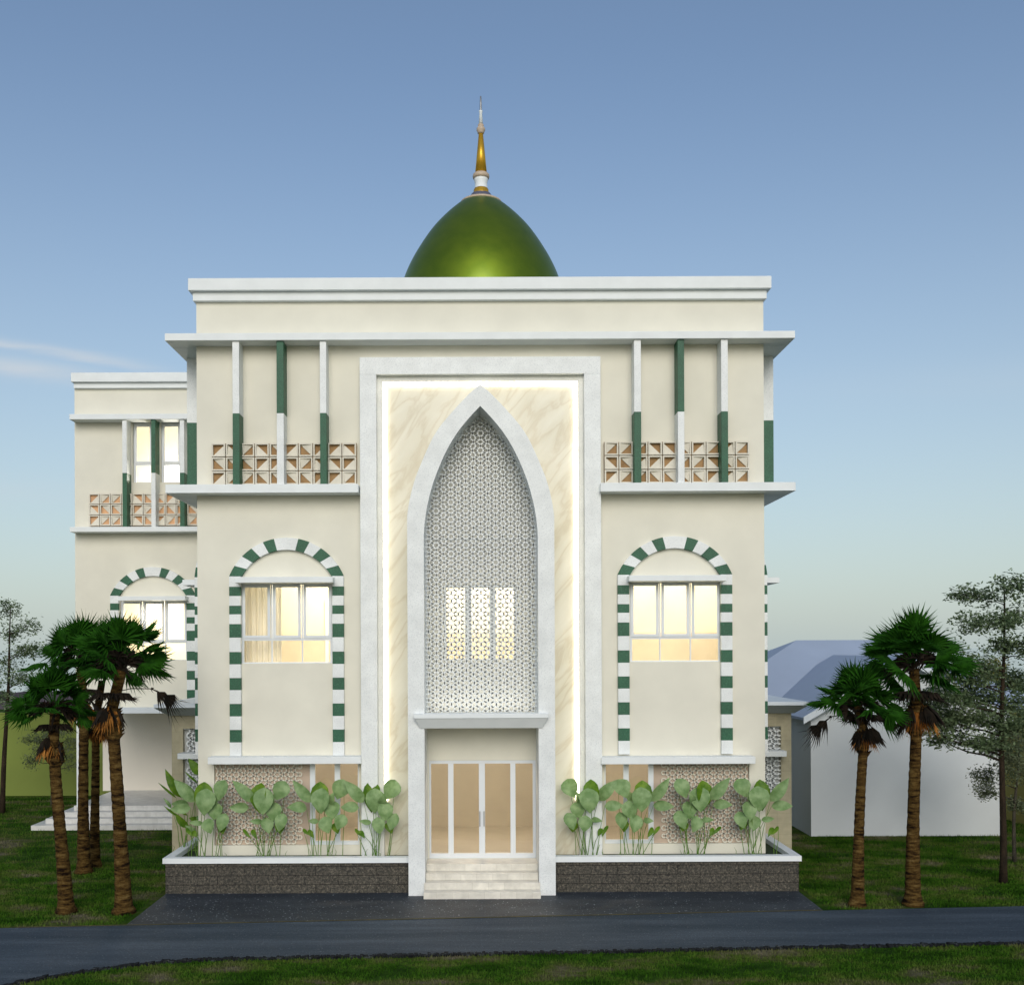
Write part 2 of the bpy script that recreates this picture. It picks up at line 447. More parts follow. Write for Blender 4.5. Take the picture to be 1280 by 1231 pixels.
def window(cx, Y, z0, z1, w, cols, zsplit, glassm='clear_glass', depth=.14, fw=.07, mw=None, parent=None, tf=None):
    """frame with top lights and fixed lower lights; frame is the part, pane and sill its sub-parts"""
    x0, x1 = cx - w/2, cx + w/2
    mb = MB(tf); a, b = Y + depth - .06, Y + depth
    e = .001
    mb.box(x0+e, x1-e, a, b, z1-fw, z1-e); mb.box(x0+e, x1-e, a, b, z0+e, z0+fw*.5)
    cwd = (x1-x0)/cols
    for i in range(cols+1):
        xx = x0 + cwd*i; t = fw*.5 if 0 < i < cols else fw*.5
        p, q = (xx+e, xx+fw) if i == 0 else ((xx-fw, xx-e) if i == cols else (xx-(mw or fw*.25), xx+(mw or fw*.25)))
        mb.box(p, q, a+.002, b-.002, z0+fw*.5, z1-fw)
    if zsplit:
        mb.box(x0+fw, x1-fw, a+.004, b-.004, zsplit-fw*.45, zsplit+fw*.45)
        for i in range(cols):       # casement sashes of the upper lights
            p, q = x0+cwd*i+fw*.5, x0+cwd*(i+1)-fw*.5
            s0, s1 = zsplit+fw*.45, z1-fw; g = .075; y0, y1 = a-.03, a+.001
            mb.box(p, p+g, y0, y1, s0, s1); mb.box(q-g, q, y0, y1, s0, s1)
            mb.box(p+g, q-g, y0, y1, s1-g, s1); mb.box(p+g, q-g, y0, y1, s0, s0+g)
    o = mb.build('window_frame', 'frame_white', parent or mosque, .004)
    g = MB(tf); g.quad((x0+.02, b-.03, z0+.02), (x1-.02, b-.03, z0+.02), (x1-.02, b-.03, z1-.02), (x0+.02, b-.03, z1-.02))
    g.build('pane', glassm, o)
    return o
def shift_tf(dx, dy): return lambda x, y, z: (x+dx, y+dy, z)

WC = [WX(358.3, -.1, 800), WX(844, -.1, 800)]
zh0, zh1 = WZ(728, -.53, 358), WZ(720.7, -.53, 358)
for i, cx in enumerate(WC):
    striped('striped_arch', shift_tf(cx, 0))
    hood(shift_tf(cx, 0), *((WX(293.3, -.53, 724)-cx, WX(415.7, -.53, 724)-cx) if i == 0 else (WX(786.6, -.53, 724)-cx, WX(908.3, -.53, 724)-cx)), zh0, zh1)
for (a, b, c, d) in WN:
    window((a+b)/2, 0, c, d, b-a, 3, WZ(799, 0, 358))
# lower ledges over the ground-floor openings
for s, (a, b) in ((-1, (259.5, 451)), (1, (752, 944.5))):
    mb = MB(); mb.box(WX(a, -.45, 950), WX(b, -.45, 950), -.45, 0, WZ(954.8, -.45, 358 if s < 0 else 845), WZ(946, -.45, 358 if s < 0 else 845))
    mb.build('ground_floor_ledge', 'white_trim', mosque, .01)

# ring lattice
def lattice(mb, x0, x1, z0, z1, Y, a, dep=.05, inside=None, w=.17, seg=10, ox=0, oz=0):
    R0 = a*.305; rr = a*.150; rs = a*.118
    lw = a*w*.36
    row = a*.5; col = a*math.sqrt(3)
    def annulus(cx, cz, r):
        if cx < x0 or cx > x1 or cz < z0 or cz > z1: return
        if inside and not inside(cx, cz): return
        ri, ro = r - lw/2, r + lw/2
        vs = []; fs = []
        for k in range(seg):
            t = 2*PI*(k+.5)/seg; c, s_ = math.cos(t), math.sin(t)
            vs += [(cx+ri*c, Y, cz+ri*s_), (cx+ro*c, Y, cz+ro*s_), (cx+ri*c, Y+dep, cz+ri*s_), (cx+ro*c, Y+dep, cz+ro*s_)]
        for k in range(seg):
            p, q = 4*k, 4*((k+1) % seg)
            fs += [(p, p+1, q+1, q), (p, q, q+2, p+2), (p+1, p+3, q+3, q+1)]
        mb.add(vs, fs)
    j0, j1 = int((z0-oz)/row)-2, int((z1-oz)/row)+2
    i0, i1 = int((x0-ox)/col)-2, int((x1-ox)/col)+2
    for j in range(j0, j1+1):
        for i in range(i0, i1+1):
            cx = ox + i*col + (col/2 if j % 2 else 0); cz = oz + j*row
            for k in range(6):
                t = PI/3*k; annulus(cx + R0*math.cos(t), cz + R0*math.sin(t), rr)
            d = a/math.sqrt(3)
            annulus(cx + d, cz, rs); annulus(cx - d, cz, rs)

# ground-floor openings: lattice, posts and tan glazing
for s, (a, b, c, d) in ((-1, LO[0]), (1, LO[1])):
    X = (lambda px: WX(px, 0, 1000)) if s < 0 else (lambda px: -WX(px, 0, 1000) + .0)
    la, lb = sorted((X(267), X(377)))
    mb = MB(); lattice(mb, la+.02, lb, c+.02, d-.12, .085, .42, .02, w=.22); mb.build('lattice_panel', 'block_white', mosque)
    mb = MB(); p, q = sorted((X(267), X(387))); mb.box(p+.001, q, .125, .20, c+.001, d-.001); mb.build('backing_panel', 'panel_pink', mosque)
    mb = MB()
    for u, v in ((387, 393.6), (418, 424.8), (447, 449.5)):
        p, q = sorted((X(u), X(v))); q = min(q, b-.001); p = max(p, a+.001); mb.box(p, q, .06, .13, c+.10, d-.001)
    p, q = sorted((X(387), X(449))); mb.box(max(p, a+.001), min(q, b-.001), .055, .135, c+.001, c+.10)
    fr = mb.build('window_frame', 'frame_white', mosque, .004)
    g = MB(); g.quad((p, .10, c+.05), (q, .10, c+.05), (q, .10, d), (p, .10, d)); g.build('pane', 'tan_glass', fr)

# side windows on the flanks (hoods and stripes show past the corners)
for s in (-1, 1):
    tf = tf_side(s, 1.67)
    striped('striped_arch', tf); hood(tf, -1.22, 1.22, zh0, zh1)
    window(0, 0, wl[2], wl[3], 2.3, 3, WZ(799, 0, 358), 'tan_glass', depth=.0, tf=lambda x, y, z, tf=tf: tf(x, y-.01, z))

# ---------------- portal: outer frame, inner band, marble, light strip
def uframe(mb, hx0, hx1, z0, zi, zo, y0, y1, cx=0.):
    mb.box(cx-hx1, cx-hx0, y0, y1, z0, zi); mb.box(cx+hx0, cx+hx1, y0, y1, z0, zi); mb.box(cx-hx1, cx+hx1, y0, y1, zi, zo)
k35, k2 = (D0-.35)/F, (D0-.18)/F
PO, PI_, PZ = 150.6*k35, 130*k35, WZ(446, -.35)
zi1 = WZ(467.5, -.35); zi2 = WZ(476.5, -.18)
mb = MB(); uframe(mb, PI_, PO, .72, zi1, PZ, -.35, 0); mb.build('portal_frame', 'white_terrazzo', mosque, .008)
ih = 122*k2
mb = MB(); uframe(mb, ih, PI_, .72, zi2, zi1, -.18, -.001); mb.build('portal_inner_band', 'white_terrazzo_soft', mosque, .006)
z_led = WZ(1000, -.1)
mb = MB(); t = .09; uframe(mb, ih-t, ih-.004, z_led, zi2-t, zi2-.004, -.085, -.052)
mb.build('light_strip', 'led', mosque)

# pointed arch
OUT = [(0,143),(60,195),(125,262),(185,328),(235,388),(285,465),(345,595),(395,725),(425,850),(441,980),(446,1100)]
INN = [(0,272),(60,335),(130,420),(190,515),(240,620),(285,740),(318,870),(335,990),(341,1100)]
YA = -1.30
def curve(lst, cnt=40):
    P = [(x/4.74*(D0+YA)/F, WZ(450 + y/4.74, YA)) for x, y in lst]
    out = []
    for i in range(len(P)-1):       # Catmull-Rom
        p0 = P[max(i-1, 0)] if i else (2*P[0][0]-P[1][0], 2*P[0][1]-P[1][1]); p1 = P[i]; p2 = P[i+1]; p3 = P[min(i+2, len(P)-1)]
        for k in range(5):
            t = k/5
            out.append(tuple(.5*((2*p1[c]) + (-p0[c]+p2[c])*t + (2*p0[c]-5*p1[c]+4*p2[c]-p3[c])*t*t + (-p0[c]+3*p1[c]-3*p2[c]+p3[c])*t**3) for c in (0, 1)))
    out.append(P[-1]); return out
oc, ic = curve(OUT), curve(INN)
XO, XI = 92.0*(D0+YA)/F, 71.3*(D0+YA)/F
oc = [(min(x, XO), z) for x, z in oc] + [(XO, 8.), (XO, 0.)]
ic = [(min(x, XI), z) for x, z in ic] + [(XI, 8.), (XI, 0.)]
def resample(P, ts):
    # by z-level parameter: use normalised arc length
    L = [0]
    for i in range(1, len(P)): L.append(L[-1] + math.dist(P[i-1], P[i]))
    out = []
    for t in ts:
        s = t*L[-1]; i = 1
        while i < len(L)-1 and L[i] < s: i += 1
        f = (s-L[i-1])/max(L[i]-L[i-1], 1e-6); out.append((P[i-1][0]+(P[i][0]-P[i-1][0])*f, P[i-1][1]+(P[i][1]-P[i-1][1])*f))
    return out
ts = [0]
ts = [((i/60)**1.0)*.5 for i in range(61)] + [.75, 1.]
A, B = resample(oc, ts), resample(ic, ts)
A[-1] = (XO, 0); B[-1] = (XI, 0)
mb = MB()
for s in (-1, 1):
    for i in range(len(ts)-1):
        a, b, c, d = A[i], A[i+1], B[i+1], B[i]
        q = lambda p, y: (s*p[0], y, p[1])
        for f in ([q(a, YA), q(b, YA), q(c, YA), q(d, YA)], [q(a, YA), q(a, -.052), q(b, -.052), q(b, YA)], [q(d, YA), q(c, YA), q(c, -.01), q(d, -.01)]):
            mb.quad(*f)
mb.build('pointed_arch', 'white_terrazzo', mosque)
mb = MB()
Mm = [((a[0]+b[0])/2, (a[1]+b[1])/2) for a, b in zip(A, B)]
for s in (-1, 1):
    for i in range(len(Mm)-1):
        (xa_, za_), (xb_, zb_) = Mm[i], Mm[i+1]
        za_, zb_ = max(za_, .72), max(zb_, .72)
        mb.quad((s*xa_, -.05, za_), (s*ih, -.05, za_), (s*ih, -.05, zb_), (s*xb_, -.05, zb_))
mb.quad((-ih, -.05, Mm[0][1]), (ih, -.05, Mm[0][1]), (ih, -.05, zi2), (-ih, -.05, zi2))
mb.build('marble_panel', 'cream_marble', mosque)
def inside_arch(x, z, m=.03):
    x = abs(x)
    if x > XI + m: return False
    for i in range(len(ic)-1):
        (xa, za_), (xb, zb_) = ic[i], ic[i+1]
        if zb_ <= z <= za_: 
            f = (za_-z)/max(za_-zb_, 1e-6); return x < xa+(xb-xa)*f + m
    return z < ic[0][1]
zl = WZ(897, -.50)
YM = -.50
mb = MB(); a_ = 21.5*(D0+YM)/F
lattice(mb, -1.6, 1.6, zl, 14, YM, a_, .015, inside_arch, w=.23, seg=12, oz=WZ(606, YM), ox=0)
mb.build('lattice_screen', 'white_trim', mosque)
mb = MB(); mb.box(-XI+.002, XI-.002, YM+.03, YM+.06, WZ(675, YM), WZ(672.5, YM)); mb.box(-XI+.002, -XI+.04, YM+.01, YM+.05, zl, 11.0); mb.box(XI-.04, XI-.002, YM+.01, YM+.05, zl, 11.0)
mb.build('lattice_rail', 'canopy_grey', mosque)
# marble slab ends behind the arch: cream wall stands behind the lattice; side cheeks of the niche are the arch itself
# lintel with a bevelled profile
yl = -1.52
xa, xb = WX(517.3, yl, 893), WX(685.7, yl, 893)
xc, xd = WX(525, YA-.03, 909), WX(678, YA-.03, 909)
zt, zm, zb2 = WZ(892, yl), WZ(897.6, yl), WZ(910, YA-.03)
mb = MB(); mb.box(xa, xb, yl, YA+.5, zm, zt); mb.frustum((xc, xd, YA-.03, YA+.45), zb2, (xa+.02, xb-.02, yl+.02, YA+.48), zm-.001)
mb.build('portal_lintel', 'white_trim', mosque, .008)
# slab closing the niche between lintel and wall
mb = MB(); mb.box(-XI+.002, XI-.002, YA+.46, -.003, zb2+.02, zt-.03); mb.build('niche_ceiling', 'cream_plaster', mosque)
mb = MB()
wall_grid(mb, -XI-.05, XI+.05, zt, 12.9, [(cw[0], cw[1], cw[2], cw[3])], -.012, .008)
mb.build('niche_pale_sheet', 'niche_plaster_lit', mosque)  # added sheet over the cream wall, its colour lightens the shaded niche
# centre windows behind the lattice
window((cw[0]+cw[1])/2, 0, cw[2], cw[3], cw[1]-cw[0], 3, None, fw=.08, mw=.085)

# entrance door: frame, four leaves of tan glass
mb = MB(); yd0, yd1 = .02, .10
X = lambda px: WX(px, .05, 1010)
Z = lambda py: WZ(py, .05)
zt_, zb_ = Z(951.5), .70
mb.box(dr[0]+.001, dr[1]-.001, yd0, yd1, Z(1066), Z(1066)-.16)
mb.box(dr[0]+.001, dr[1]-.001, yd0, yd1, Z(954), dr[3]-.001)
for u, v in ((530, 539), (560.3, 567), (598.7, 606.3), (638, 644.4), (666, 674)):
    mb.box(max(X(u), dr[0]+.001), min(X(v), dr[1]-.001), yd0+.001, yd1-.001, Z(1066), Z(954))
fr = mb.build('entrance_door', 'frame_white', mosque, .005)
for u, v in ((539, 560.3), (567, 598.7), (606.3, 638), (644.4, 666)):
    g = MB(); g.quad((X(u)-.02, .06, Z(1068)), (X(v)+.02, .06, Z(1068)), (X(v)+.02, .06, Z(952)), (X(u)-.02, .06, Z(952))); g.build('glass_pane', 'tan_glass', fr)
for u in (599.8, 605.0):
    mb = MB(); mb.box(X(u)-.012, X(u)+.012, -.03, .019, 1.55, 1.95); mb.build('door_handle', 'steel', fr)

# entrance steps
mb = MB(); ys = [-1.66, -1.36, -1.06, -.76]
for i, y in enumerate(ys):
    z0, z1 = i*.175, (i+1)*.175
    hx = 73.4*(D0-1.66)/F if i < 2 else XI-.004
    y1 = -.003 if i == 3 else ys[i+1]+.03
    if i < 2:
        mb.box(-hx, hx, y, YA-.003, z0, z1); mb.box(-XI+.004, XI-.004, YA-.003, -.003, z0+.001, z1-.001)
    else: mb.box(-hx, hx, y, -.003, z0, z1)
mb.build('entrance_steps', 'step_tile', mosque, .008)

# dome and finial
DY, k = 5.0, (D0+5.0)/F
prof = [(118,735),(175,780),(235,838),(290,900),(335,962),(375,1025),(412,1090),(447,1165),(475,1250),(495,1350),(503,1460)]
dc = lambda r, y: (r/4.733*k, WZ(100 + y/4.733, DY))
DX = W(601.2, 200, DY)[0] + .0
def smooth_prof(P, m=5):
    out = []
    for i in range(len(P)-1):
        p0 = P[max(i-1, 0)]; p1 = P[i]; p2 = P[i+1]; p3 = P[min(i+2, len(P)-1)]
        for q in range(m):
            t = q/m
            out.append(tuple(.5*((2*p1[c]) + (-p0[c]+p2[c])*t + (2*p0[c]-5*p1[c]+4*p2[c]-p3[c])*t*t + (-p0[c]+3*p1[c]-3*p2[c]+p3[c])*t**3) for c in (0, 1)))
    return out + [P[-1]]
mb = MB(); mb.smooth = True
mb.lathe(smooth_prof([dc(r, y) for r, y in [(30, 690)] + prof]), DX, DY, 96)
dome = mb.build('dome', 'dome_green', mosque)
zdb = dc(0, 1460)[1]
mb = MB(); mb.smooth = True; mb.lathe([(2.75, TOP-.7), (2.75, zdb-.1), (2.85, zdb-.1), (2.85, zdb+.02), (2.5, zdb+.03)], DX, DY, 64); mb.build('drum', 'cream_plaster', mosque)
def lat(name, pts, mat):
    mb = MB(); mb.smooth = True
    P = [dc(r, y) for r, y in pts]
    mb.lathe(P, DX, DY, 32); return mb.build(name, mat, dome)
lat('collar', [(0,678),(58,680),(64,690),(70,700),(112,722),(116,726)], 'collar_slate')
lat('collar_rim', [(114,723),(122,728),(122,737),(116,741),(100,738)], 'finial_tan')
lat('finial', [(0,644),(38,645),(44,652),(46,670),(50,674),(50,679),(0,680)], 'gold')
lat('finial', [(0,583),(42,584),(40,600),(36,615),(38,640),(40,646)], 'white_trim')
lat('finial', [(0,553),(40,555),(48,562),(50,575),(46,586),(38,588)], 'finial_tan')
lat('finial', [(0,318),(13,319),(35,554),(0,555)], 'gold')
lat('finial', [(0,258),(10,260),(18,268),(16,278),(25,288),(26,300),(20,310),(20,316),(14,320)], 'finial_tan')
lat('finial', [(0,183),(11,184),(11,190),(8,196),(12,258),(0,260)], 'white_trim')
lat('finial', [(0,96),(4,98),(6,140),(7,184)], 'steel')

# ---------------- flank annexes
YN = 2.3
for s in (-1, 1):
    edge = abs(WX(215 if s < 0 else 989.5, YN, 1000))
    lat_in = abs(WX(228.7 if s < 0 else 976.5, YN, 950)); xl0, xl1 = sorted((s*HX, s*edge))
    h0, h1 = sorted((s*(HX+.002), s*lat_in))
    zt0 = WZ(909, YN); zlow = WZ(1000, YN)
    mb = MB(); wall_grid(mb, xl0, xl1, 0, 4.42, [(h0, h1, zlow, zt0)], YN, .2)
    mb.quad((s*edge, YN, 0), (s*edge, 9.7, 0), (s*edge, 9.7, 4.42), (s*edge, YN, 4.42)); mb.quad((xl0, YN, 4.42), (xl1, YN, 4.42), (xl1, 9.7, 4.42), (xl0, 9.7, 4.42))
    mb.build('annex_wall', 'beige_tile', mosque)
    mb = MB(); lattice(mb, h0+.03, h1-.03, zlow+.03, zt0-.03, YN+.06, .50, .05, w=.24, oz=WZ(923, YN), ox=(h0+h1)/2)
    mb.box(h0+.001, h1-.001, YN+.06, YN+.12, zt0-.03, zt0-.001); mb.build('lattice_panel', 'white_trim', mosque)
    mb = MB(); mb.box(h0+.001, h1-.001, YN+.18, YN+.24, zlow, zt0); mb.build('backing_panel', 'canopy_grey', mosque)
    l0, l1 = sorted((s*(HX+.002), s*(lat_in+.04)))
    mb = MB(); mb.box(l0, l1, YN-.42, YN+.05, WZ(947, YN-.42), WZ(940, YN-.42)); mb.build('annex_ledge', 'white_trim', mosque, .006)
    # canopy: upright band on a bevelled skirt
    co = 9.19; zt1 = WZ(878.5, YN-.8); zm1 = WZ(883, YN-.8); zb1 = WZ(892.5, YN)
    c0, c1 = sorted((s*(HX+.002), s*co)); d0, d1 = sorted((s*(HX+.002), s*(edge+.06)))
    mb = MB(); mb.m = 0; mb.box(c0, c1, YN-.8, 9.6, zm1, zt1)
    mb.m = 1; mb.frustum((d0, d1, YN-.1, 9.5), zb1, (c0, c1, YN-.78, 9.58) if s > 0 else (c0, c1, YN-.78, 9.58), zm1-.001)
    mb.build('annex_canopy', ['fascia', 'canopy_grey'], mosque, .006)

# ---------------- left wing behind
YW = 9.7
WLX = WX(93.5, YW, 600); WCX = WX(191, YW-.1, 800)
wtop = WZ(466, YW-.26)
XR = -5.0
ww = (WCX-1.19, WCX+1.19, wl[2], wl[3])
uw = [(WX(165.5, YW, 560), WX(190, YW, 560), WZ(603, YW, 190), WZ(527, YW, 190)), (WX(200.5, YW, 560), WX(225.5, YW, 560), WZ(603, YW, 190), WZ(527, YW, 190))]
zpor = WZ(889, YW, 130)
mb = MB()
wall_grid(mb, WLX, XR, zpor, wtop-.2, [ww] + uw, YW, .25)
mb.quad((WLX, YW, zpor), (WLX, 17.3, zpor), (WLX, 17.3, wtop-.2), (WLX, YW, wtop-.2))
mb.quad((WLX, YW, zpor), (XR, YW, zpor), (XR, 17.3, zpor), (WLX, 17.3, zpor))
mb.quad((WLX, 17.3, 0), (XR, 17.3, 0), (XR, 17.3, wtop-.2), (WLX, 17.3, wtop-.2))
mb.quad((XR, 9.72, 0), (XR, 17.3, 0), (XR, 17.3, wtop-.2), (XR, 9.72, wtop-.2))
mb.build('wing_wall', 'cream_plaster', mosque)
mb = MB(); mb.box(WLX+.01, XR-.01, YW+.3, 17.2, wtop-.8, wtop-.6); mb.build('roof_deck', 'roof_deck', mosque)
mb = MB()
z2 = WZ(477, YW-.26, 150); z3 = WZ(485, YW-.13, 150)
mb.box(WX(88.5, YW-.26, 470), XR, YW-.26, YW+.4, z2, WZ(465.5, YW-.26, 150)); mb.box(WX(92, YW-.13, 480), XR, YW-.13, YW+.4, z3, z2)
mb.box(WX(88.5, YW-.26, 470), WLX+.3, YW+.4, 17.4, z2, WZ(465.5, YW-.26, 150)); mb.box(WX(92, YW-.13, 480), WLX+.3, YW+.4, 17.35, z3, z2)
mb.build('parapet_coping', 'white_trim', mosque, .012)
we1, we0 = WZ(517.3, YW-.55, 150), WZ(524, YW-.55, 150)
wf1, wf0 = WZ(658.3, YW-.55, 150), WZ(664.5, YW-.55, 150)
xe = WX(86.5, YW-.55, 520)
mb = MB(); mb.box(xe, XR, YW-.55, YW, we0, we1); mb.box(xe, WLX, YW, 17.3, we0, we1); mb.build('upper_ledge', 'white_trim', mosque, .01)
mb = MB(); mb.box(xe, XR, YW-.55, YW, wf0, wf1); mb.box(xe, WLX, YW, 17.3, wf0, wf1); mb.build('lower_ledge', 'white_trim', mosque, .01)
wzc = WZ(591, YW-.48, 190)
for a, b, gl in ((152.8, 158.4, 1), (188.8, 194.2, 0), (224.7, 230.2, 1)):
    fin(WX(a, YW-.48, 560), WX(b, YW-.48, 560), YW-.48, YW-.002, wf1+.002, we0-.002, wzc, gl)
block_screen(WX(112, YW-.06, 640), WX(250, YW-.06, 640), WZ(657.2, YW-.06, 190), 3, YW-.06, .39, .385, 'block_back_lit')
striped('striped_arch', shift_tf(WCX, YW)); hood(shift_tf(WCX, YW), WX(147, YW-.53, 743)-WCX, WX(231.5, YW-.53, 743)-WCX, zh0, zh1)
window((ww[0]+ww[1])/2, YW, ww[2], ww[3], ww[1]-ww[0], 3, WZ(799, 0, 358))
for h in uw: window((h[0]+h[1])/2, YW, h[2], h[3], h[1]-h[0], 1, WZ(579.5, YW, 190), depth=.2, fw=.09)
# porch: canopy slab, column, back wall, steps
mb = MB(); mb.box(WX(98, YW-.6, 888), -HX-1.3, YW-.6, YW+.1, WZ(891.5, YW-.6, 180), WZ(884.8, YW-.6, 180)); mb.build('porch_canopy', 'fascia', mosque, .008)
mb = MB(); cx_ = WX(97.3, YW-.3, 950); mb.box(cx_-.045, cx_+.045, YW-.3, YW-.2, .70, WZ(891.5, YW-.6, 180)-.002); mb.build('porch_column', 'white_trim', mosque)
mb = MB(); Yb = 13.8
mb.box(WX(129.5, Yb, 950), XR-.3, Yb, Yb+.2, .70, zpor-.002); mb.box(WX(129.5, Yb, 950)+.01, WX(142, Yb, 950), Yb-.12, Yb-.002, .70, zpor-.003)
mb.build('porch_wall', 'porch_white', mosque)
mb = MB(); fx, fy = G(38.6, 1037.8)
for i in range(4):
    mb.box(fx+.36*i, -8.92, fy+.36*i, 17.0 - .01*i, .175*i, .175*(i+1)-.0005)
mb.build('porch_steps', 'porch_step', mosque, .008)

# ---------------- interiors seen through the glass
def room(x0, x1, y0, y1, z0, z1, mat, name='interior_wall'):
    mb = MB()
    mb.quad((x0,y1,z0),(x1,y1,z0),(x1,y1,z1),(x0,y1,z1)); mb.quad((x0,y0,z0),(x0,y1,z0),(x0,y1,z1),(x0,y0,z1)); mb.quad((x1,y0,z0),(x1,y1,z0),(x1,y1,z1),(x1,y0,z1))
    mb.quad((x0,y0,z0),(x1,y0,z0),(x1,y1,z0),(x0,y1,z0)); mb.quad((x0,y0,z1),(x1,y0,z1),(x1,y1,z1),(x0,y1,z1))
    return mb.build(name, mat, mosque)
def lamp(x, y, z, p, col=(1, .80, .50), r=.25):
    l = bpy.data.lights.new('interior_light', 'POINT'); l.energy = p; l.color = col; l.shadow_soft_size = r
    o = bpy.data.objects.new('interior_light', l); C.objects.link(o); o.location = (x, y, z); return o
room(-7.3, -3.0, .26, 4.2, 5.0, 9.6, 'interior_cream'); room(3.0, 7.3, .26, 3.6, 5.0, 9.6, 'interior_cream')
room(-2.6, 2.6, .26, 3.2, 5.0, 9.6, 'interior_cream')
room(-7.3, 7.3, .26, 5.0, .695, 4.6, 'interior_tan')
lamp(-4.1, 2.2, 8.6, 300, (1, .95, .86)); lamp(6.2, 1.4, 8.9, 170, (1, .95, .86)); lamp(4.0, 1.8, 9.0, 110, (1, .95, .86)); lamp(0, 1.6, 9.0, 380, (1, .94, .84))
lamp(0, 2.2, 4.2, 175, (1, .91, .78)); lamp(-4.8, 1.8, 4.2, 190, (1, .91, .80)); lamp(4.8, 1.8, 4.2, 190, (1, .91, .80))
room(WLX+.2, XR-.2, YW+.26, YW+3, 5.0, 9.6, 'interior_cream'); room(WLX+.2, XR-.2, YW+.26, YW+3, 10.0, 15.0, 'interior_cream')
lamp(WCX-.2, YW+1.6, 7.6, 250, (1, .92, .78)); lamp(WX(195, YW, 560), YW+2.4, 12.4, 330, (1, .98, .95))
plain('wainscot', (.60, .53, .43), .6, .06, 2, 40, .1)
for x0, x1, y1 in ((-7.28, -3.02, 4.18), (3.02, 7.28, 3.58), (-2.58, 2.58, 3.18)):
    mb = MB(); mb.box(x0, x1, y1-.05, y1, 5.01, 6.72); mb.build('wainscot', 'wainscot', mosque)
def strip(z, p):      # added fill light, no real lamp; brightens the wall behind the lattice
    l = bpy.data.lights.new('niche_fill', 'AREA'); l.shape = 'RECTANGLE'; l.size = 2.5; l.size_y = .10; l.energy = p; l.color = (1, .97, .90)
    o = bpy.data.objects.new('niche_fill', l); C.objects.link(o); o.location = (0, -.33, z); o.rotation_euler = (PI, 0, 0)
strip(zt-.02, 5)
# curtain in the left room, door casings on its back wall
mb = MB(); n = 60
pts = [(-6.7 + 1.25*i/n, .75 + .03*math.sin(i*.8) + .012*math.sin(i*1.7)) for i in range(n+1)]
for i in range(n): mb.quad((pts[i][0], pts[i][1], 5.1), (pts[i+1][0], pts[i+1][1], 5.1), (pts[i+1][0], pts[i+1][1], 8.4), (pts[i][0], pts[i][1], 8.4))
mb.build('curtain', 'curtain', mosque)
mb = MB()
for xx in (-4.75, -3.9): mb.box(xx, xx+.1, 4.08, 4.19, 5.0, 7.7); 
mb.box(-4.75, -3.2, 4.08, 4.19, 7.7, 7.82); mb.build('door_casing', 'frame_white', mosque)

# ================================================================== PLANTER
PXO, PYF, PT = 8.20, -1.0, .925
xl_ = XO + .003
def Lshape(mb, s, x_in, x_out, y0, y1, yb, w, z0, z1):
    P = [(s*x_in, y0), (s*x_out, y0), (s*x_out, yb), (s*(x_out-w), yb), (s*(x_out-w), y1), (s*x_in, y1)]
    n = 6; mb.add([(p, q, z0) for p, q in P] + [(p, q, z1) for p, q in P], [(0, 1, 4, 5), (1, 2, 3, 4), (6, 7, 10, 11), (7, 8, 9, 10)] + [(i, (i+1) % n, (i+1) % n+n, i+n) for i in range(n)])
for s, lb in ((-1, 'dark stone planter with white coping left of the entrance steps'), (1, 'dark stone planter with white coping right of the entrance steps')):
    planter = thing('planter', lb, 'planter', (s*5, -.95, 0), 'stone planters along the mosque front')
    mb = MB(); Lshape(mb, s, xl_, PXO-.06, PYF+.05, PYF+.2, YN-.002, .15, 0, .79); rel(mb.build('stone_wall', 'dark_stone', planter, .01), planter)
    mb = MB(); Lshape(mb, s, xl_, PXO, PYF, PYF+.24, YN-.002, .24, .792, PT); rel(mb.build('coping', 'white_trim', planter, .008), planter)
    mb = MB(); Lshape(mb, s, xl_, PXO-.212, PYF+.21, -.003, YN-.004, .44, .55, .80); rel(mb.build('soil', 'soil', planter), planter)

# ------------------------------------------------------------------ planter plants
def leaf(mb, b, t, w, nrm, cup=.18, droop=.1, fold=.25):
    """ovate blade with a folded midrib from base b to tip t"""
    b, t, nrm = Vector(b), Vector(t), Vector(nrm).normalized()
    ax = t - b; L = ax.length; ax.normalize(); side = ax.cross(nrm).normalized(); nrm = side.cross(ax).normalized()
    prof = [(0, .06), (.08, .50), (.2, .86), (.38, 1.0), (.56, .93), (.72, .70), (.86, .38), (.95, .14), (1, .0)]
    vs = []
    for s_, wd in prof:
        mid = b + ax*L*s_ + nrm*(L*cup*math.sin(s_*PI)) - nrm*L*droop*s_*s_
        for q in (-1, -.5, 0, .5, 1):
            vs.append(mid + side*(w/2*wd*q) + nrm*(abs(q)**1.3*fold*w*.5*wd))
    fs = []
    for i in range(len(prof)-1):
        for j in range(4): fs.append((i*5+j, i*5+j+1, (i+1)*5+j+1, (i+1)*5+j))
    mb.smooth = True; mb.add(vs, fs)
CL = [((490,262),(398,150),58,0),((470,290),(380,283),52,0),((528,165),(522,312),84,1),((545,192),(540,314),98,0),((645,156),(608,245),84,0),
      ((602,262),(588,350),78,0),((645,315),(620,392),64,0),((612,362),(620,413),48,1),((553,333),(573,410),66,0),((528,358),(474,352),28,0),
      ((470,400),(497,436),24,1),((438,394),(480,430),18,1),((575,270),(600,215),40,0)]
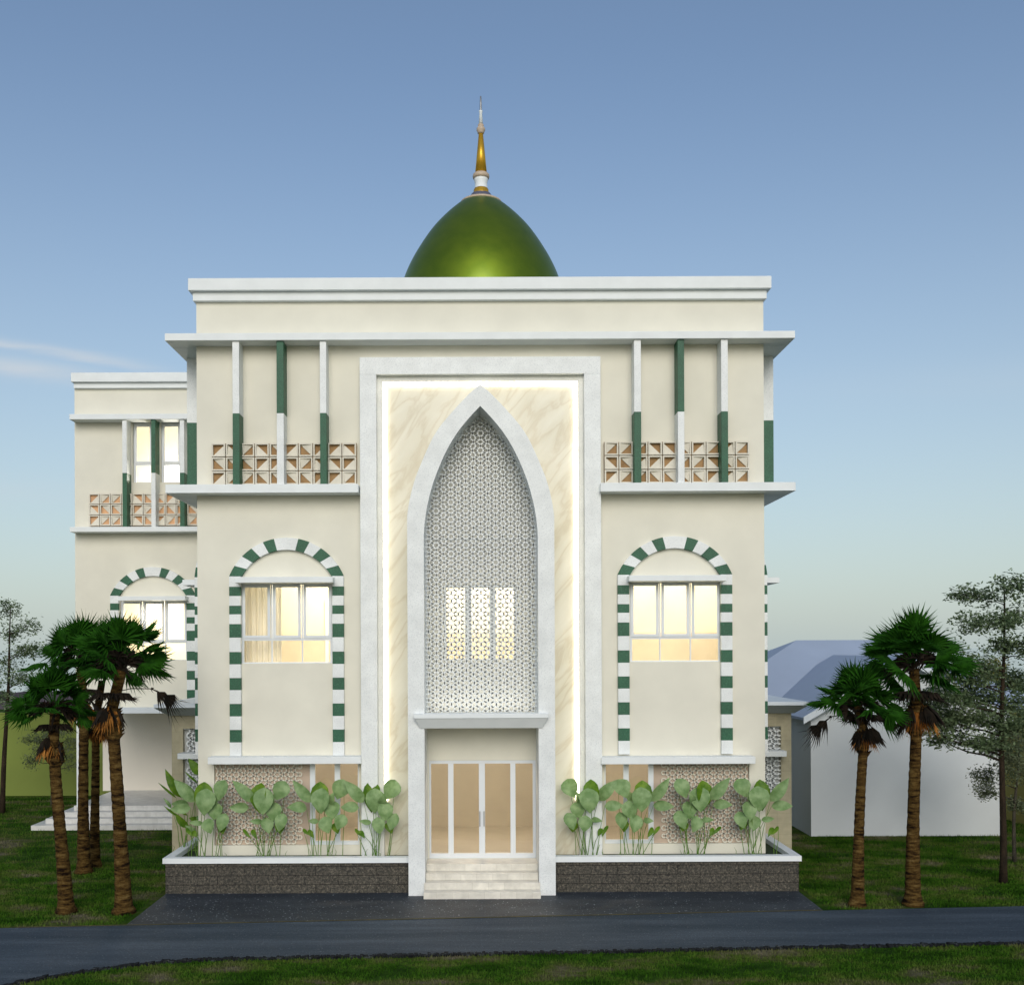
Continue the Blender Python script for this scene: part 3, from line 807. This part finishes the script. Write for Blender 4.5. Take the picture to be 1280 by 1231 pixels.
def plant(cx, Y, mirror, seed, label, leaves=CL, org=(560, 540), scale=3.879, zg=.79, group='leafy plants in the dark stone planter', dark_first=False, jit=.03):
    rnd = random.Random(seed); x0 = WX(cx, Y, 1060)
    t_ = thing('leafy_plant', label, 'plant', (x0, Y, zg), group)
    s = -1 if mirror else 1; kk = (D0+Y)/F/scale
    lf = MB(); st = MB(); st.smooth = True
    for (b, e, w, dk) in leaves:
        yo = rnd.uniform(-.14, .06) + (.16 if dk else 0)
        j = lambda: rnd.uniform(-jit, jit)
        B_ = Vector((s*(b[0]-org[0])*kk + j(), yo + .08, (org[1]-b[1])*kk + j())); T_ = Vector((s*(e[0]-org[0])*kk + j(), yo - rnd.uniform(0, .12), (org[1]-e[1])*kk + j()))
        lf.m = 1 if dk else 0
        leaf(lf, B_, T_, w*kk*rnd.uniform(.95, 1.08), (rnd.uniform(-.35, .35), -1, rnd.uniform(.0, .5)), cup=rnd.uniform(.05, .16), fold=rnd.uniform(.15, .35))
        g = Vector((B_.x*.45 + rnd.uniform(-.28, .28), rnd.uniform(-.08, .18), .01))
        m1 = g.lerp(B_, .5) + Vector((rnd.uniform(-.04, .04), .05, .05))
        st.tube([g, g.lerp(m1, .5)+Vector((rnd.uniform(-.015, .015), 0, 0)), m1, m1.lerp(B_, .6), B_], [.010, .009, .008, .006, .004], 5, False)
    for _ in range(4):
        g = Vector((rnd.uniform(-.5, .5), rnd.uniform(-.1, .15), .01)); hgt = rnd.uniform(.12, .3)
        st.tube([g, g+Vector((rnd.uniform(-.05, .05), 0, hgt*.6)), g+Vector((rnd.uniform(-.1, .1), -.02, hgt))], [.008, .006, .001], 4, False)
    lf.build('foliage', ['sage_leaf', 'bright_leaf'], t_); st.build('stems', 'blade_green', t_)
    return t_
spots = [(261, 0, 'sage broad-leaved plant at the left front corner of the mosque wall'), (334.4, 0, 'sage broad-leaved plant in front of the middle of the left lattice panel'),
         (407.6, 0, 'sage broad-leaved plant in front of the left ground-floor window'), (472.5, 0, 'sage broad-leaved plant beside the left leg of the pointed arch'),
         (731.8, 1, 'sage broad-leaved plant beside the right leg of the pointed arch'), (795.5, 1, 'sage broad-leaved plant in front of the right ground-floor window'),
         (870, 1, 'sage broad-leaved plant in front of the middle of the right lattice panel'), (944, 1, 'sage broad-leaved plant at the right front corner of the mosque wall')]
for i, (px, mi, lb) in enumerate(spots): plant(px, -.58, mi, 11+i, lb)
SL = [((262,500),(82,198),100,1),((420,490),(215,290),135,0),((352,575),(168,560),95,0),((195,515),(15,340),26,1),((165,620),(95,500),40,0),((318,715),(180,600),34,1),
      ((325,840),(190,680),84,1),((190,725),(62,612),26,1),((425,895),(330,800),64,0),((440,345),(305,210),24,1),((470,265),(350,80),105,1),((450,770),(380,715),70,1),((440,700),(520,760),60,0)]
plant(234, .55, 0, 41, 'taller dark-leaved plant leaning out left from the side of the planter', SL, (340, 1100), 8.79)

# ================================================================== PALMS
def fan(mb, base, tip, up, R, nseg=18, span=1.9, droop=.12, rnd=random, ragged=.12):
    """one palmate frond: petiole base->tip, fan of pleated segments around the tip"""
    base, tip = Vector(base), Vector(tip)
    ax = (tip-base).normalized(); side = ax.cross(Vector(up)).normalized(); nrm = side.cross(ax).normalized()
    mb.smooth = False
    mid = base.lerp(tip, .5) + Vector((0, 0, .06*(tip-base).length))
    for a, b in ((base, mid), (mid, tip)):
        w = side*.014; n_ = nrm*.01
        mb.add([a-w, a+w, b+w*.8, b-w*.8, a-n_*2, b-n_*1.5], [(0, 1, 2, 3), (0, 4, 5, 3), (1, 2, 5, 4)])
    vs = [tip]; fs = []
    for i in range(nseg+1):
        th = -span + 2*span*i/nseg
        r = R*(.50 + .06*math.cos(th)); d = ax*math.cos(th) + side*math.sin(th)
        vs.append(tip + d*r + nrm*(.035*(1 if i % 2 else -1)) - Vector((0, 0, droop*R*.25)))
    for i in range(nseg):
        th = -span + 2*span*(i+.5)/nseg + rnd.uniform(-.03, .03)
        r = R*(1.0 + .12*math.cos(th) + rnd.uniform(-ragged, ragged)); d = ax*math.cos(th) + side*math.sin(th)
        p = tip + d*r - Vector((0, 0, droop*R*rnd.uniform(.6, 1.4))) + nrm*rnd.uniform(-.05, .05)
        b1, b2 = vs[1+i], vs[2+i]; mid2 = (b1+b2)*.5 + d*R*.22 - Vector((0, 0, droop*R*.4))
        k = len(vs); vs += [mid2 + (b1-b2)*.20, mid2 + (b2-b1)*.20, p]
        fs += [(0, 1+i, 2+i), (1+i, k, k+1, 2+i), (k, k+2, k+1)]
    mb.add(vs, fs)
def palm(base_px, top_px, crown_px, rpx, trunk_w, seed, label, skirt_side=0, dangling=None, nf=30, lean=0):
    rnd = random.Random(seed)
    bx, by = G(*base_px); kk = (D0+by)/F
    tx, tz = W(*top_px, by); cx, cz = W(*crown_px, by); cx, cz = tx + (cx-tx)*.6, cz
    R = rpx*kk*1.05
    t_ = thing('palm_tree', label, 'palm tree', (bx, by, 0), 'fan palms on the lawn')
    # trunk: tapered, ringed
    n = 64; pts = []; rads = []; r0 = trunk_w*kk/2
    for i in range(n+1):
        f = i/n; z = tz*f + .25*f*0
        x = (tx-bx)*(f**1.15) + lean*kk*math.sin(f*PI)
        pts.append((x, .04*math.sin(f*5+seed), z))
        rr = r0*(1.22 - .30*min(f*2.2, 1)**.7 - .16*f)
        if f < .06: rr *= 1 + .35*(1-f/.06)
        rads.append(rr*(1 + .035*math.sin(i*2.1) + rnd.uniform(-.035, .035)))
    pts.append(((cx-bx)*.9, 0, tz + (cz-tz)*.55)); rads.append(r0*.7)
    mb = MB(); mb.smooth = True; mb.tube(pts, rads, 14)
    # persistent leaf bases near the top
    for i in range(46):
        f = rnd.uniform(.86, 1.0); a = rnd.uniform(0, 2*PI); p = Vector(pts[int(f*n)]); d = Vector((math.cos(a), math.sin(a), 0))
        r = r0*.98; w = Vector((-d.y, d.x, 0))*.035
        mb.add([p+d*r*.8-w, p+d*r*.8+w, p+d*(r+.09)+Vector((0, 0, .16)), p+d*r*.7+Vector((0, 0, .12))], [(0, 1, 2), (0, 2, 3), (1, 3, 2)])
    mb.build('trunk', 'bark_palm', t_)
    O = Vector((cx-bx, 0, cz - R*.42)); cr = MB()
    for i in range(nf):
        f = (i+.5)/nf; el = math.radians(86 - 100*f**.9 + rnd.uniform(-13, 13)); az = i*2.39996 + rnd.uniform(-.45, .45)
        d = Vector((math.cos(az)*math.cos(el), math.sin(az)*math.cos(el), math.sin(el)))
        pl = R*rnd.uniform(.38, .66)*(1.08 if f > .35 else .85); fr_ = R*rnd.uniform(.42, .56)
        e = O + d*pl + Vector((0, 0, -.12*R*f)); up = Vector((0, 0, 1)) if abs(d.z) < .75 else Vector((0, -1, .2))
        up = up + Vector((rnd.uniform(-.9, .9), rnd.uniform(-1.3, .2), rnd.uniform(-.3, .3)))
        fan(cr, O + Vector((0, 0, -.1)), e, up, fr_, 24, rnd.uniform(1.35, 1.8), .06+.22*f, rnd, .10)
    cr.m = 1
    for i in range(14):     # near-black fans packed under the green crown
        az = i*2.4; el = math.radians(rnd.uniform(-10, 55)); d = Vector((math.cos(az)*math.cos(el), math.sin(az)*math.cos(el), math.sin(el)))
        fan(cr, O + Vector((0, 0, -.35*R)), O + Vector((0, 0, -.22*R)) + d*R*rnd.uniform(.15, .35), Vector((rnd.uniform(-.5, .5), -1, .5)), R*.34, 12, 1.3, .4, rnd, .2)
    cr.build('crown', ['palm_leaf', 'dark_frond'], t_)
    dd = MB(); O2 = Vector((pts[n-2][0], 0, tz+.12))
    for i in range(16):
        az = i*2.4 + rnd.uniform(-.4, .4); dark = i % 2 == 0
        d = Vector((math.cos(az)*.55 + skirt_side*.28, math.sin(az)*.5, (-.75 if dark else -1.15)+.3*rnd.random())).normalized()
        dd.m = 1 if dark else 0
        up = Vector((d.x, d.y, .6))
        fan(dd, O2+Vector((0, 0, .22)), O2 + Vector((0, 0, .16)) + d*R*.20, up, R*rnd.uniform(.30, .44), 14, .6, .3, rnd, .25)
    for i in range(9):
        az = i*2.4+1; dd.m = 1; d = Vector((math.cos(az)*.8, math.sin(az)*.8, -.15)).normalized()
        fan(dd, O2+Vector((0, 0, .3)), O2 + Vector((0, 0, .34)) + d*R*.16, Vector((0, 0, 1)), R*.34, 12, 1.2, .6, rnd, .25)
    if dangling:
        dx, dz = W(*dangling, by); q = Vector((dx-bx, -.05, dz)); s = 1 if q.x > O2.x else -1
        dd.m = 1; m_ = (O2+Vector((0, 0, .35))).lerp(q, .75) + Vector((0, 0, .12))
        fan(dd, O2+Vector((0, 0, .3)), m_, Vector((.2, -1, .4)), .10, 4, 1.2, .3, rnd); fan(dd, m_, q, Vector((s*.2, -1, .3)), R*.42, 11, .8, .6, rnd, .3)
        fan(dd, m_, q.lerp(m_, .5), Vector((s*.5, -.6, .3)), R*.30, 9, 1.0, .7, rnd, .3)
    dd.build('dead_fronds', ['dead_leaf', 'dark_frond'], t_)
    return t_
palm((82, 1141), (67, 928), (68, 857), 48, 17, 1, 'shortest fan palm, farthest left on the lawn with an orange skirt', -1)
palm((154, 1141), (139, 888), (160, 797), 58, 18.5, 2, 'tall leaning fan palm nearest the planter on the left', -.6, (205, 868), lean=2)
palm((105, 1091), (104, 880), (98, 796), 54, 14.5, 3, 'straight fan palm with a thick trunk in the middle of the left clump', 0)
palm((119, 1083), (119, 905), (135, 806), 52, 12, 4, 'thinner fan palm at the back of the left clump', .3)
palm((1071, 1132), (1080, 915), (1068, 855), 53, 14.5, 5, 'shorter fan palm with one dead frond hanging, right of the mosque', .5, (1026, 905))
palm((1141, 1131), (1145, 885), (1141, 795), 69, 17, 6, 'tallest fan palm, right of the mosque beside the white house', .8)

# ================================================================== BROADLEAF TREES
def spray(mb, c, rx, ry, rz, n, size, rnd):
    """flat spray of leaf-sized faces in small twigs of leaves"""
    m = max(4, n//11)
    for _ in range(m):
        a = rnd.uniform(0, 2*PI); q = math.sqrt(rnd.random())
        p = c + Vector((q*rx*math.cos(a), q*ry*math.sin(a), rz*rnd.gauss(0, .55)))
        if noise.noise(p*2.8) < -.12: continue
        for _ in range(11):
            o = Vector((rnd.gauss(0, 1), rnd.gauss(0, 1), rnd.gauss(0, .45)))*size*1.15
            d = Vector((rnd.gauss(0, 1), rnd.gauss(0, 1), rnd.gauss(-.2, .45))).normalized(); s = d.cross(Vector((rnd.gauss(0, .6), rnd.gauss(0, .6), 1))).normalized()
            L = size*rnd.uniform(.7, 1.25); b = p + o
            mb.add([b, b+d*L*.5+s*L*.24, b+d*L, b+d*L*.5-s*L*.24], [(0, 1, 2, 3)])
def tree(base, top, clumps, w_px, seed, label, leafm='tree_leaf', bark='bark_tree', size=.12, dens=.62, group='slender trees beside the lawn', Yb=None, lean=0):
    rnd = random.Random(seed)
    bx, by = G(*base) if Yb is None else (WX(base[0], Yb), Yb)
    kk = (D0+by)/F
    tx, tz = W(*top, by); t_ = thing('broadleaf_tree', label, 'tree', (bx, by, 0), group)
    n = 14; pts = []; rads = []
    for i in range(n+1):
        f = i/n; pts.append(Vector(((tx-bx)*f + .07*math.sin(f*7+seed)*f, .05*math.sin(f*5+seed*2), tz*f))); rads.append(max(w_px*kk/2*(1-.85*f**1.3), .012))
    rads[0] *= 1.25
    mb = MB(); mb.smooth = True; mb.tube(pts, rads, 8)
    fo = MB()
    for (px, py, rx, ry) in clumps:
        x, z = W(px, py, by); c = Vector((x-bx, rnd.uniform(-.6, .6), z))
        zj = max(.4, z - max(.25, abs(c.x)*.32)); f = min(zj/tz, .97); st = pts[int(f*n)].lerp(pts[min(int(f*n)+1, n)], f*n-int(f*n))
        r0 = rads[int(f*n)]*.5
        mid = st.lerp(c, .55) + Vector((0, 0, -.05))
        mb.tube([st, st.lerp(mid, .5)+Vector((0, 0, .04)), mid, c], [r0, r0*.75, r0*.55, .008], 6)
        for _ in range(4):
            e = c + Vector((rnd.uniform(-.8, .8)*rx*kk, rnd.uniform(-.6, .6)*rx*kk, rnd.uniform(-.4, .6)*ry*kk)); mb.tube([mid.lerp(c, rnd.uniform(.2, .9)), e], [r0*.32, .004], 4)
        spray(fo, c, rx*kk*1.05, rx*kk*.85, ry*kk*1.05, int(dens*(260 + rx*ry*3.2)), size, rnd)
    mb.build('trunk', bark, t_); fo.build('crown', leafm, t_)
    return t_
tree((1253, 1103), (1254, 724), [(1255,733,24,12),(1232,744,20,10),(1216,741,14,7),(1222,778,36,11),(1249,776,14,9),(1278,762,12,12),(1255,806,14,10),(1276,812,20,15),(1208,826,30,11),(1190,846,34,11),
      (1222,850,22,10),(1184,872,22,9),(1175,896,34,12),(1207,896,32,13),(1240,900,26,12),(1160,915,13,8),(1170,925,9,6),(1212,927,12,5),(1275,905,26,18),(1275,880,20,14),(1276,850,14,18),(1240,873,24,9),(1193,868,38,14),(1222,925,24,9),(1188,908,32,12),(1165,880,16,9),(1222,838,24,10)], 9, 21,
     'tall slender tree with flat open foliage layers at the right edge', dens=.95)
tree((1268, 1077), (1272, 900), [(1243,975,13,14),(1240,990,10,10),(1250,950,12,16),(1268,935,18,14),(1276,965,14,12),(1262,915,16,12),(1274,1005,8,8),(1245,935,8,10)], 5, 22,
     'small soft-leaved tree just behind the tall slender tree on the right', 'tree_leaf_soft', 'bark_pale', .09, 1.5)
tree((2, 1016), (15, 762), [(2,762,14,14),(36,782,16,9),(8,792,12,8),(33,812,20,9),(20,845,16,12),(3,828,12,12),(40,848,16,8),(42,812,14,8),(0,870,10,8),(36,878,22,8)], 7, 23,
     'slender dark tree at the left edge of the picture', dens=.9)
tree((66, 1006), (66, 915), [(40,925,16,8),(60,935,18,9),(76,945,14,8),(88,930,14,10),(50,948,10,6),(92,955,10,8),(70,915,18,8)], 4.5, 24,
     'small grey-green tree behind the left palm clump', 'tree_leaf_soft', 'bark_pale', .09, 1.3)
# trees beyond the right boundary wall
tree((1243, 1000), (1243, 822), [(1243,835,11,14),(1240,855,15,15),(1247,875,18,15),(1250,900,24,18)], 6, 25, 'yellow-green conical tree beyond the olive boundary wall', 'yellow_leaf', 'bark_pale', .14, 3.0, 'trees beyond the boundary wall', 24)
tree((1290, 1000), (1290, 850), [(1272,882,20,16),(1283,862,18,14),(1292,890,26,22),(1262,905,22,14),(1285,905,26,16)], 6, 26, 'dark green bushy tree beyond the olive boundary wall', 'tree_leaf', 'bark_tree', .16, 3.0, 'trees beyond the boundary wall', 26)

# ================================================================== NEIGHBOURING HOUSE
house = thing('white_house', 'white house with pale blue roof right of the mosque', 'house', (14, 7, 0))
YH = 6.9
hx0, hx1 = WX(1013.8, YH, 1000), WX(1250, YH, 1000)
mid = (WX(1004.5, YH-.35, 898) + WX(1266, YH-.35, 890))/2; zev = WZ(897, YH-.35, 1004); zpk = zev + .583*(mid - WX(1004.5, YH-.35, 898))
sl = .583
mb = MB()
def gz(x, off=0): return zpk - sl*abs(x-mid) - off
mb.quad((hx0, YH, 0), (hx1, YH, 0), (hx1, YH, gz(hx1, .12)), (mid, YH, zpk-.12), (hx0, YH, gz(hx0, .12)))
mb.quad((hx0, YH, 0), (hx0, YH+6, 0), (hx0, YH+6, gz(hx0, .12)), (hx0, YH, gz(hx0, .12)))
mb.quad((hx1, YH, 0), (hx1, YH+6, 0), (hx1, YH+6, gz(hx1, .12)), (hx1, YH, gz(hx1, .12)))
mb.box(9.6, 20, 12.0, 20.5, 0, 4.2)
rel(mb.build('wall', 'house_white', house), house)
xa, xb = 2*mid - WX(1266, YH-.35, 890), WX(1266, YH-.35, 890)
mb = MB()      # gable roof, solid slabs
for a in (xa, xb):
    ze = gz(a); q = [(a, ze), (mid, zpk), (mid, zpk-.09), (a, ze-.09)]
    mb.prism(q, YH-.30, YH+7.0)
# hipped main roof behind
ez, ex0, ex1, ey0, ey1 = 3.97, 7.78, 21.5, 10.9, 21.5
rx0, rx1, ry, rz = WX(995.5, 15.8, 800), 16.6, 15.8, WZ(800, 15.8, 1000)
v = [(ex0, ey0, ez), (ex1, ey0, ez), (ex1, ey1, ez), (ex0, ey1, ez), (rx0, ry, rz), (rx1, ry, rz)]
mb.add(v, [(0, 1, 5, 4), (1, 2, 5), (2, 3, 4, 5), (3, 0, 4), (0, 3, 2, 1)])
rel(mb.build('roof', 'roof_blue', house), house)
mb = MB()
for a in (xa, xb):
    ze = gz(a); q = [(a, ze+.03), (mid, zpk+.03), (mid, zpk-.20), (a, ze-.20)]
    mb.prism(q, YH-.37, YH-.302)
e1 = WZ(876, YH-.35, 1014)
rel(mb.build('gable_fascia', 'fascia', house), house)

# ================================================================== BOUNDARY WALLS
mb = MB(); mb.box(-60, -3, 17.4, 17.6, 0, WZ(892, 17.4, 60)); mb.box(-60, -3, 17.36, 17.64, WZ(892, 17.4, 60), WZ(892, 17.4, 60)+.06)
tag(mb.build('boundary_wall', 'wall_olive'), 'long olive green boundary wall across the lawn on the left', 'wall')
mb = MB(); mb.box(19.0, 19.2, -3, 10.6, 0, 3.3); mb.box(18.96, 19.24, -3, 10.6, 3.3, 3.36)
tag(mb.build('boundary_wall', 'wall_ochre'), 'yellowish boundary wall running back along the right edge', 'wall')

# ================================================================== GROUND
mb = MB(); mb.quad((-160, -60, 0), (160, -60, 0), (160, 92, 0), (-160, 92, 0)); struct(mb.build('lawn', 'lawn'))
mb = MB(); mb.quad((-3000, 91, -.3), (3000, 91, -.3), (3000, 4000, -.3), (-3000, 4000, -.3)); struct(mb.build('sky_stand_in', 'sky_stand_in'))  # added reflective sheet standing in for pale sky below the horizon
mb = MB(); n = 90; vs = []; fs = []
for i in range(n+1):
    x = -110 + 220*i/n; hh = 1.35 + .9*noise.noise(Vector((x*.07, 3, 0))) + .5*noise.noise(Vector((x*.4, 9, 0)))
    vs += [(x, 84, -.2), (x, 87, max(hh, .3)), (x, 91, -.4)]
for i in range(n): fs += [(3*i, 3*i+3, 3*i+4, 3*i+1), (3*i+1, 3*i+4, 3*i+5, 3*i+2)]
mb.smooth = True; mb.add(vs, fs); struct(mb.build('hills', 'hill'))

def line(p, q, x): return p[1] + (q[1]-p[1])*(x-p[0])/(q[0]-p[0])
fa, fb = G(0, 1160), G(1280, 1132.5)
na, nb = G(250, 1199.5), G(1280, 1178.5)
def yfar(x): return line(fa, fb, x)
def ynear(x):
    y = line(na, nb, x)
    if x < -5.5: y -= .135*(-5.5-x)**1.9
    return max(y, -40)
mb = MB(); xs = [-16 + .25*i for i in range(0, 64)] + [0, 5, 10, 20, 30, 60]
xs = sorted(set([-60, -30, -20] + xs))
for i in range(len(xs)-1):
    a, b = xs[i], xs[i+1]; mb.quad((a, ynear(a), .008), (b, ynear(b), .008), (b, yfar(b), .008), (a, yfar(a), .008))
struct(mb.build('road', 'asphalt'))
mb = MB(); ax0, ax1 = -8.12, 8.12
mb.quad((ax0, yfar(ax0)+.0, .012), (ax1, yfar(ax1)+.0, .012), (ax1, -.8, .012), (ax0, -.8, .012)); struct(mb.build('paved_apron', 'apron_paving'))
plain('edge_line', (.10, .085, .03), .9, .4, 3, 30, .2)
mb = MB(); 
for i in range(40):
    a = -10.5 + 18.6*i/40; b = a + 18.6/40; mb.quad((a, yfar(a)-.02, .017), (b, yfar(b)-.02, .017), (b, yfar(b)+.045, .017), (a, yfar(a)+.045, .017))
struct(mb.build('road_edge_line', 'edge_line'))
# rough stone kerb between the road and the near lawn
mb = MB(); rnd = random.Random(5); x = -11.
while x < 22:
    w = rnd.uniform(.05, .12); y = ynear(x+w/2) + rnd.uniform(-.012, .012); h_ = rnd.uniform(.03, .06); sy = (ynear(x+w)-ynear(x))
    if abs(sy) < .6:
        v = []
        for (dx, dy, dz) in ((0,0,0),(1,0,0),(1,1,0),(0,1,0),(0,0,1),(1,0,1),(1,1,1),(0,1,1)):
            v.append((x+dx*w*(.96 if dz == 0 else .85)+rnd.uniform(-.01, .01), y + sy*(dx-.5) + (dy-.5)*.16+rnd.uniform(-.015, .015)-.05, dz*h_+rnd.uniform(-.01, .01)))
        mb.add(v, [(0,3,2,1),(4,5,6,7),(0,1,5,4),(1,2,6,5),(2,3,7,6),(3,0,4,7)])
    x += w
struct(mb.build('kerb', 'rough_kerb', bevel=.006))
# short grass standing on the lawn, a carpet nobody could count
mb = MB(); rnd = random.Random(9); vs = []; fs = []
def blocked(x, y):
    if ynear(x)-.12 < y < yfar(x)+.05: return True
    if -8.3 < x < 8.3 and y > -5: return True
    if x < -8.2 and y > fy-.1 and x > fx-.1: return True
    if x < -8.8 < 0 and y > 17: return True
    if 7 < x < 9.1 and y > 2: return True
    if hx0-.1 < x < hx1+.1 and y > YH-.1: return True
    return False
def scatter(x0, x1, y0, y1, n, h):
    for _ in range(n):
        x, y = rnd.uniform(x0, x1), rnd.uniform(y0, y1)
        if abs(x - .5) > (D0+y)*.53 or blocked(x, y): continue
        if noise.noise(Vector((x*.9, y*.9, 4))) < -.25 and rnd.random() < .7: continue
        a = rnd.uniform(0, 2*PI); w = rnd.uniform(.008, .016); hh = h*rnd.uniform(.5, 1.3); l = rnd.uniform(-.5, .5)*hh; m = rnd.uniform(-.5, .5)*hh
        c, q = math.cos(a)*w, math.sin(a)*w; k = len(vs)
        vs.extend([(x-c, y-q, .0), (x+c, y+q, .0), (x+l, y+m, hh)]); fs.append((k, k+1, k+2))
scatter(-11, 14, -11.4, -5.6, 110000, .055)
scatter(-20, -8, -5, 3, 60000, .06); scatter(-25, -8, 3, 17, 30000, .08)
scatter(8, 15, -4, 7, 60000, .06); scatter(15, 20, -3, 10, 16000, .08)
mb.add(vs, fs); g_ = mb.build('grass', 'lawn_grass'); g_['kind'] = 'stuff'

# ================================================================== SKY, SUN, CAMERA
SUN_EL, SUN_AZ = math.radians(25), math.radians(2)     # low behind the camera
world = bpy.data.worlds.new('World'); bpy.context.scene.world = world; world.use_nodes = True
nt = world.node_tree; bg = nt.nodes['Background']
sky = nt.nodes.new('ShaderNodeTexSky'); sky.sky_type = 'NISHITA'; sky.sun_disc = False
sky.sun_elevation = SUN_EL; sky.sun_rotation = PI - SUN_AZ
sky.air_density = 1.0; sky.dust_density = 1.2; sky.ozone_density = 1.6
bg.inputs['Strength'].default_value = .15
bg.inputs['Strength'].default_value = .138
def M(op, a, b=None, clamp=False):
    n = nt.nodes.new('ShaderNodeMath'); n.operation = op; n.use_clamp = clamp
    for k, q in enumerate((a, b)):
        if q is None: continue
        if isinstance(q, (int, float)): n.inputs[k].default_value = q
        else: nt.links.new(q, n.inputs[k])
    return n.outputs[0]
tc = nt.nodes.new('ShaderNodeTexCoord'); sx = nt.nodes.new('ShaderNodeSeparateXYZ'); nt.links.new(tc.outputs['Generated'], sx.inputs[0])
# pale evening veil of thin cloud near the horizon
fz = M('POWER', M('MULTIPLY', M('SUBTRACT', .50, M('ABSOLUTE', sx.outputs[2])), 2.0, True), 1.6)
veil = mixc(nt, M('MULTIPLY', fz, .85, True), sky.outputs[0], (3.75, 4.35, 4.25))
grey = mixc(nt, .08, veil, (1.9, 2.3, 2.75))
# two thin cirrus streaks, placed by compass bearing and elevation
t_ = M('DIVIDE', sx.outputs[0], M('MAXIMUM', sx.outputs[1], .05)); s_ = M('DIVIDE', sx.outputs[2], M('MAXIMUM', sx.outputs[1], .05))
cb = nt.nodes.new('ShaderNodeCombineXYZ'); nt.links.new(M('MULTIPLY', t_, 14), cb.inputs[0]); nt.links.new(M('MULTIPLY', s_, 90), cb.inputs[1])
cn = nt.nodes.new('ShaderNodeTexNoise'); cn.inputs['Scale'].default_value = 1.0; cn.inputs['Detail'].default_value = 5; nt.links.new(cb.outputs[0], cn.inputs['Vector'])
nz = M('MULTIPLY', M('SUBTRACT', cn.outputs['Fac'], .5), .012)
tot = None
for (a, b, w, t0, t1, k) in ((.2915, -.16, .0050, -.28, -.37, .62), (.2700, -.12, .0085, -.33, -.42, .75), (.150, .02, .012, -.30, -.5, .25), (.205, .05, .02, .1, .5, .10)):
    d = M('ADD', M('SUBTRACT', s_, M('ADD', a, M('MULTIPLY', M('ADD', t_, .457), b))), nz)
    g = M('POWER', 2.718, M('MULTIPLY', M('POWER', M('ABSOLUTE', M('DIVIDE', d, w)), 2), -1))
    mr = nt.nodes.new('ShaderNodeMapRange'); mr.inputs[1].default_value = t0; mr.inputs[2].default_value = t1; nt.links.new(t_, mr.inputs[0])
    g = M('MULTIPLY', M('MULTIPLY', g, mr.outputs[0]), M('MULTIPLY', k, M('ADD', .45, cn.outputs['Fac'])), True)
    tot = g if tot is None else M('MAXIMUM', tot, g)
front = M('GREATER_THAN', sx.outputs[1], .05)
col = mixc(nt, M('MULTIPLY', tot, front), grey, (4.3, 4.7, 5.1))
nt.links.new(col, bg.inputs['Color'])
sd = bpy.data.lights.new('sun', 'SUN'); sd.energy = 1.6; sd.angle = math.radians(36); sd.color = (1, .95, .86)
so = bpy.data.objects.new('sun', sd); C.objects.link(so)
to = Vector((math.sin(SUN_AZ)*math.cos(SUN_EL), -math.cos(SUN_AZ)*math.cos(SUN_EL), math.sin(SUN_EL)))
so.rotation_euler = to.to_track_quat('Z', 'Y').to_euler(); so.location = (0, -30, 30)

cam = bpy.data.cameras.new('camera'); co = bpy.data.objects.new('camera', cam); C.objects.link(co)
co.matrix_world = Matrix.Translation((0, -D0, H)) @ (Euler((PI/2, 0, 0)).to_matrix() @ Matrix.Rotation(-TH, 3, 'Z')).to_4x4()
cam.sensor_width = 36; cam.lens = 36*F/1280; cam.shift_x = (640-U0)/1280; cam.shift_y = (V0-615.5)/1280; cam.clip_end = 6000
S = bpy.context.scene; S.camera = co
S.view_settings.view_transform = 'Standard'; S.view_settings.look = 'None'; S.view_settings.exposure = 0; S.view_settings.gamma = 1
S.cycles.use_denoising = True; S.cycles.max_bounces = 6; S.cycles.transparent_max_bounces = 12
S.cycles.sample_clamp_indirect = 6
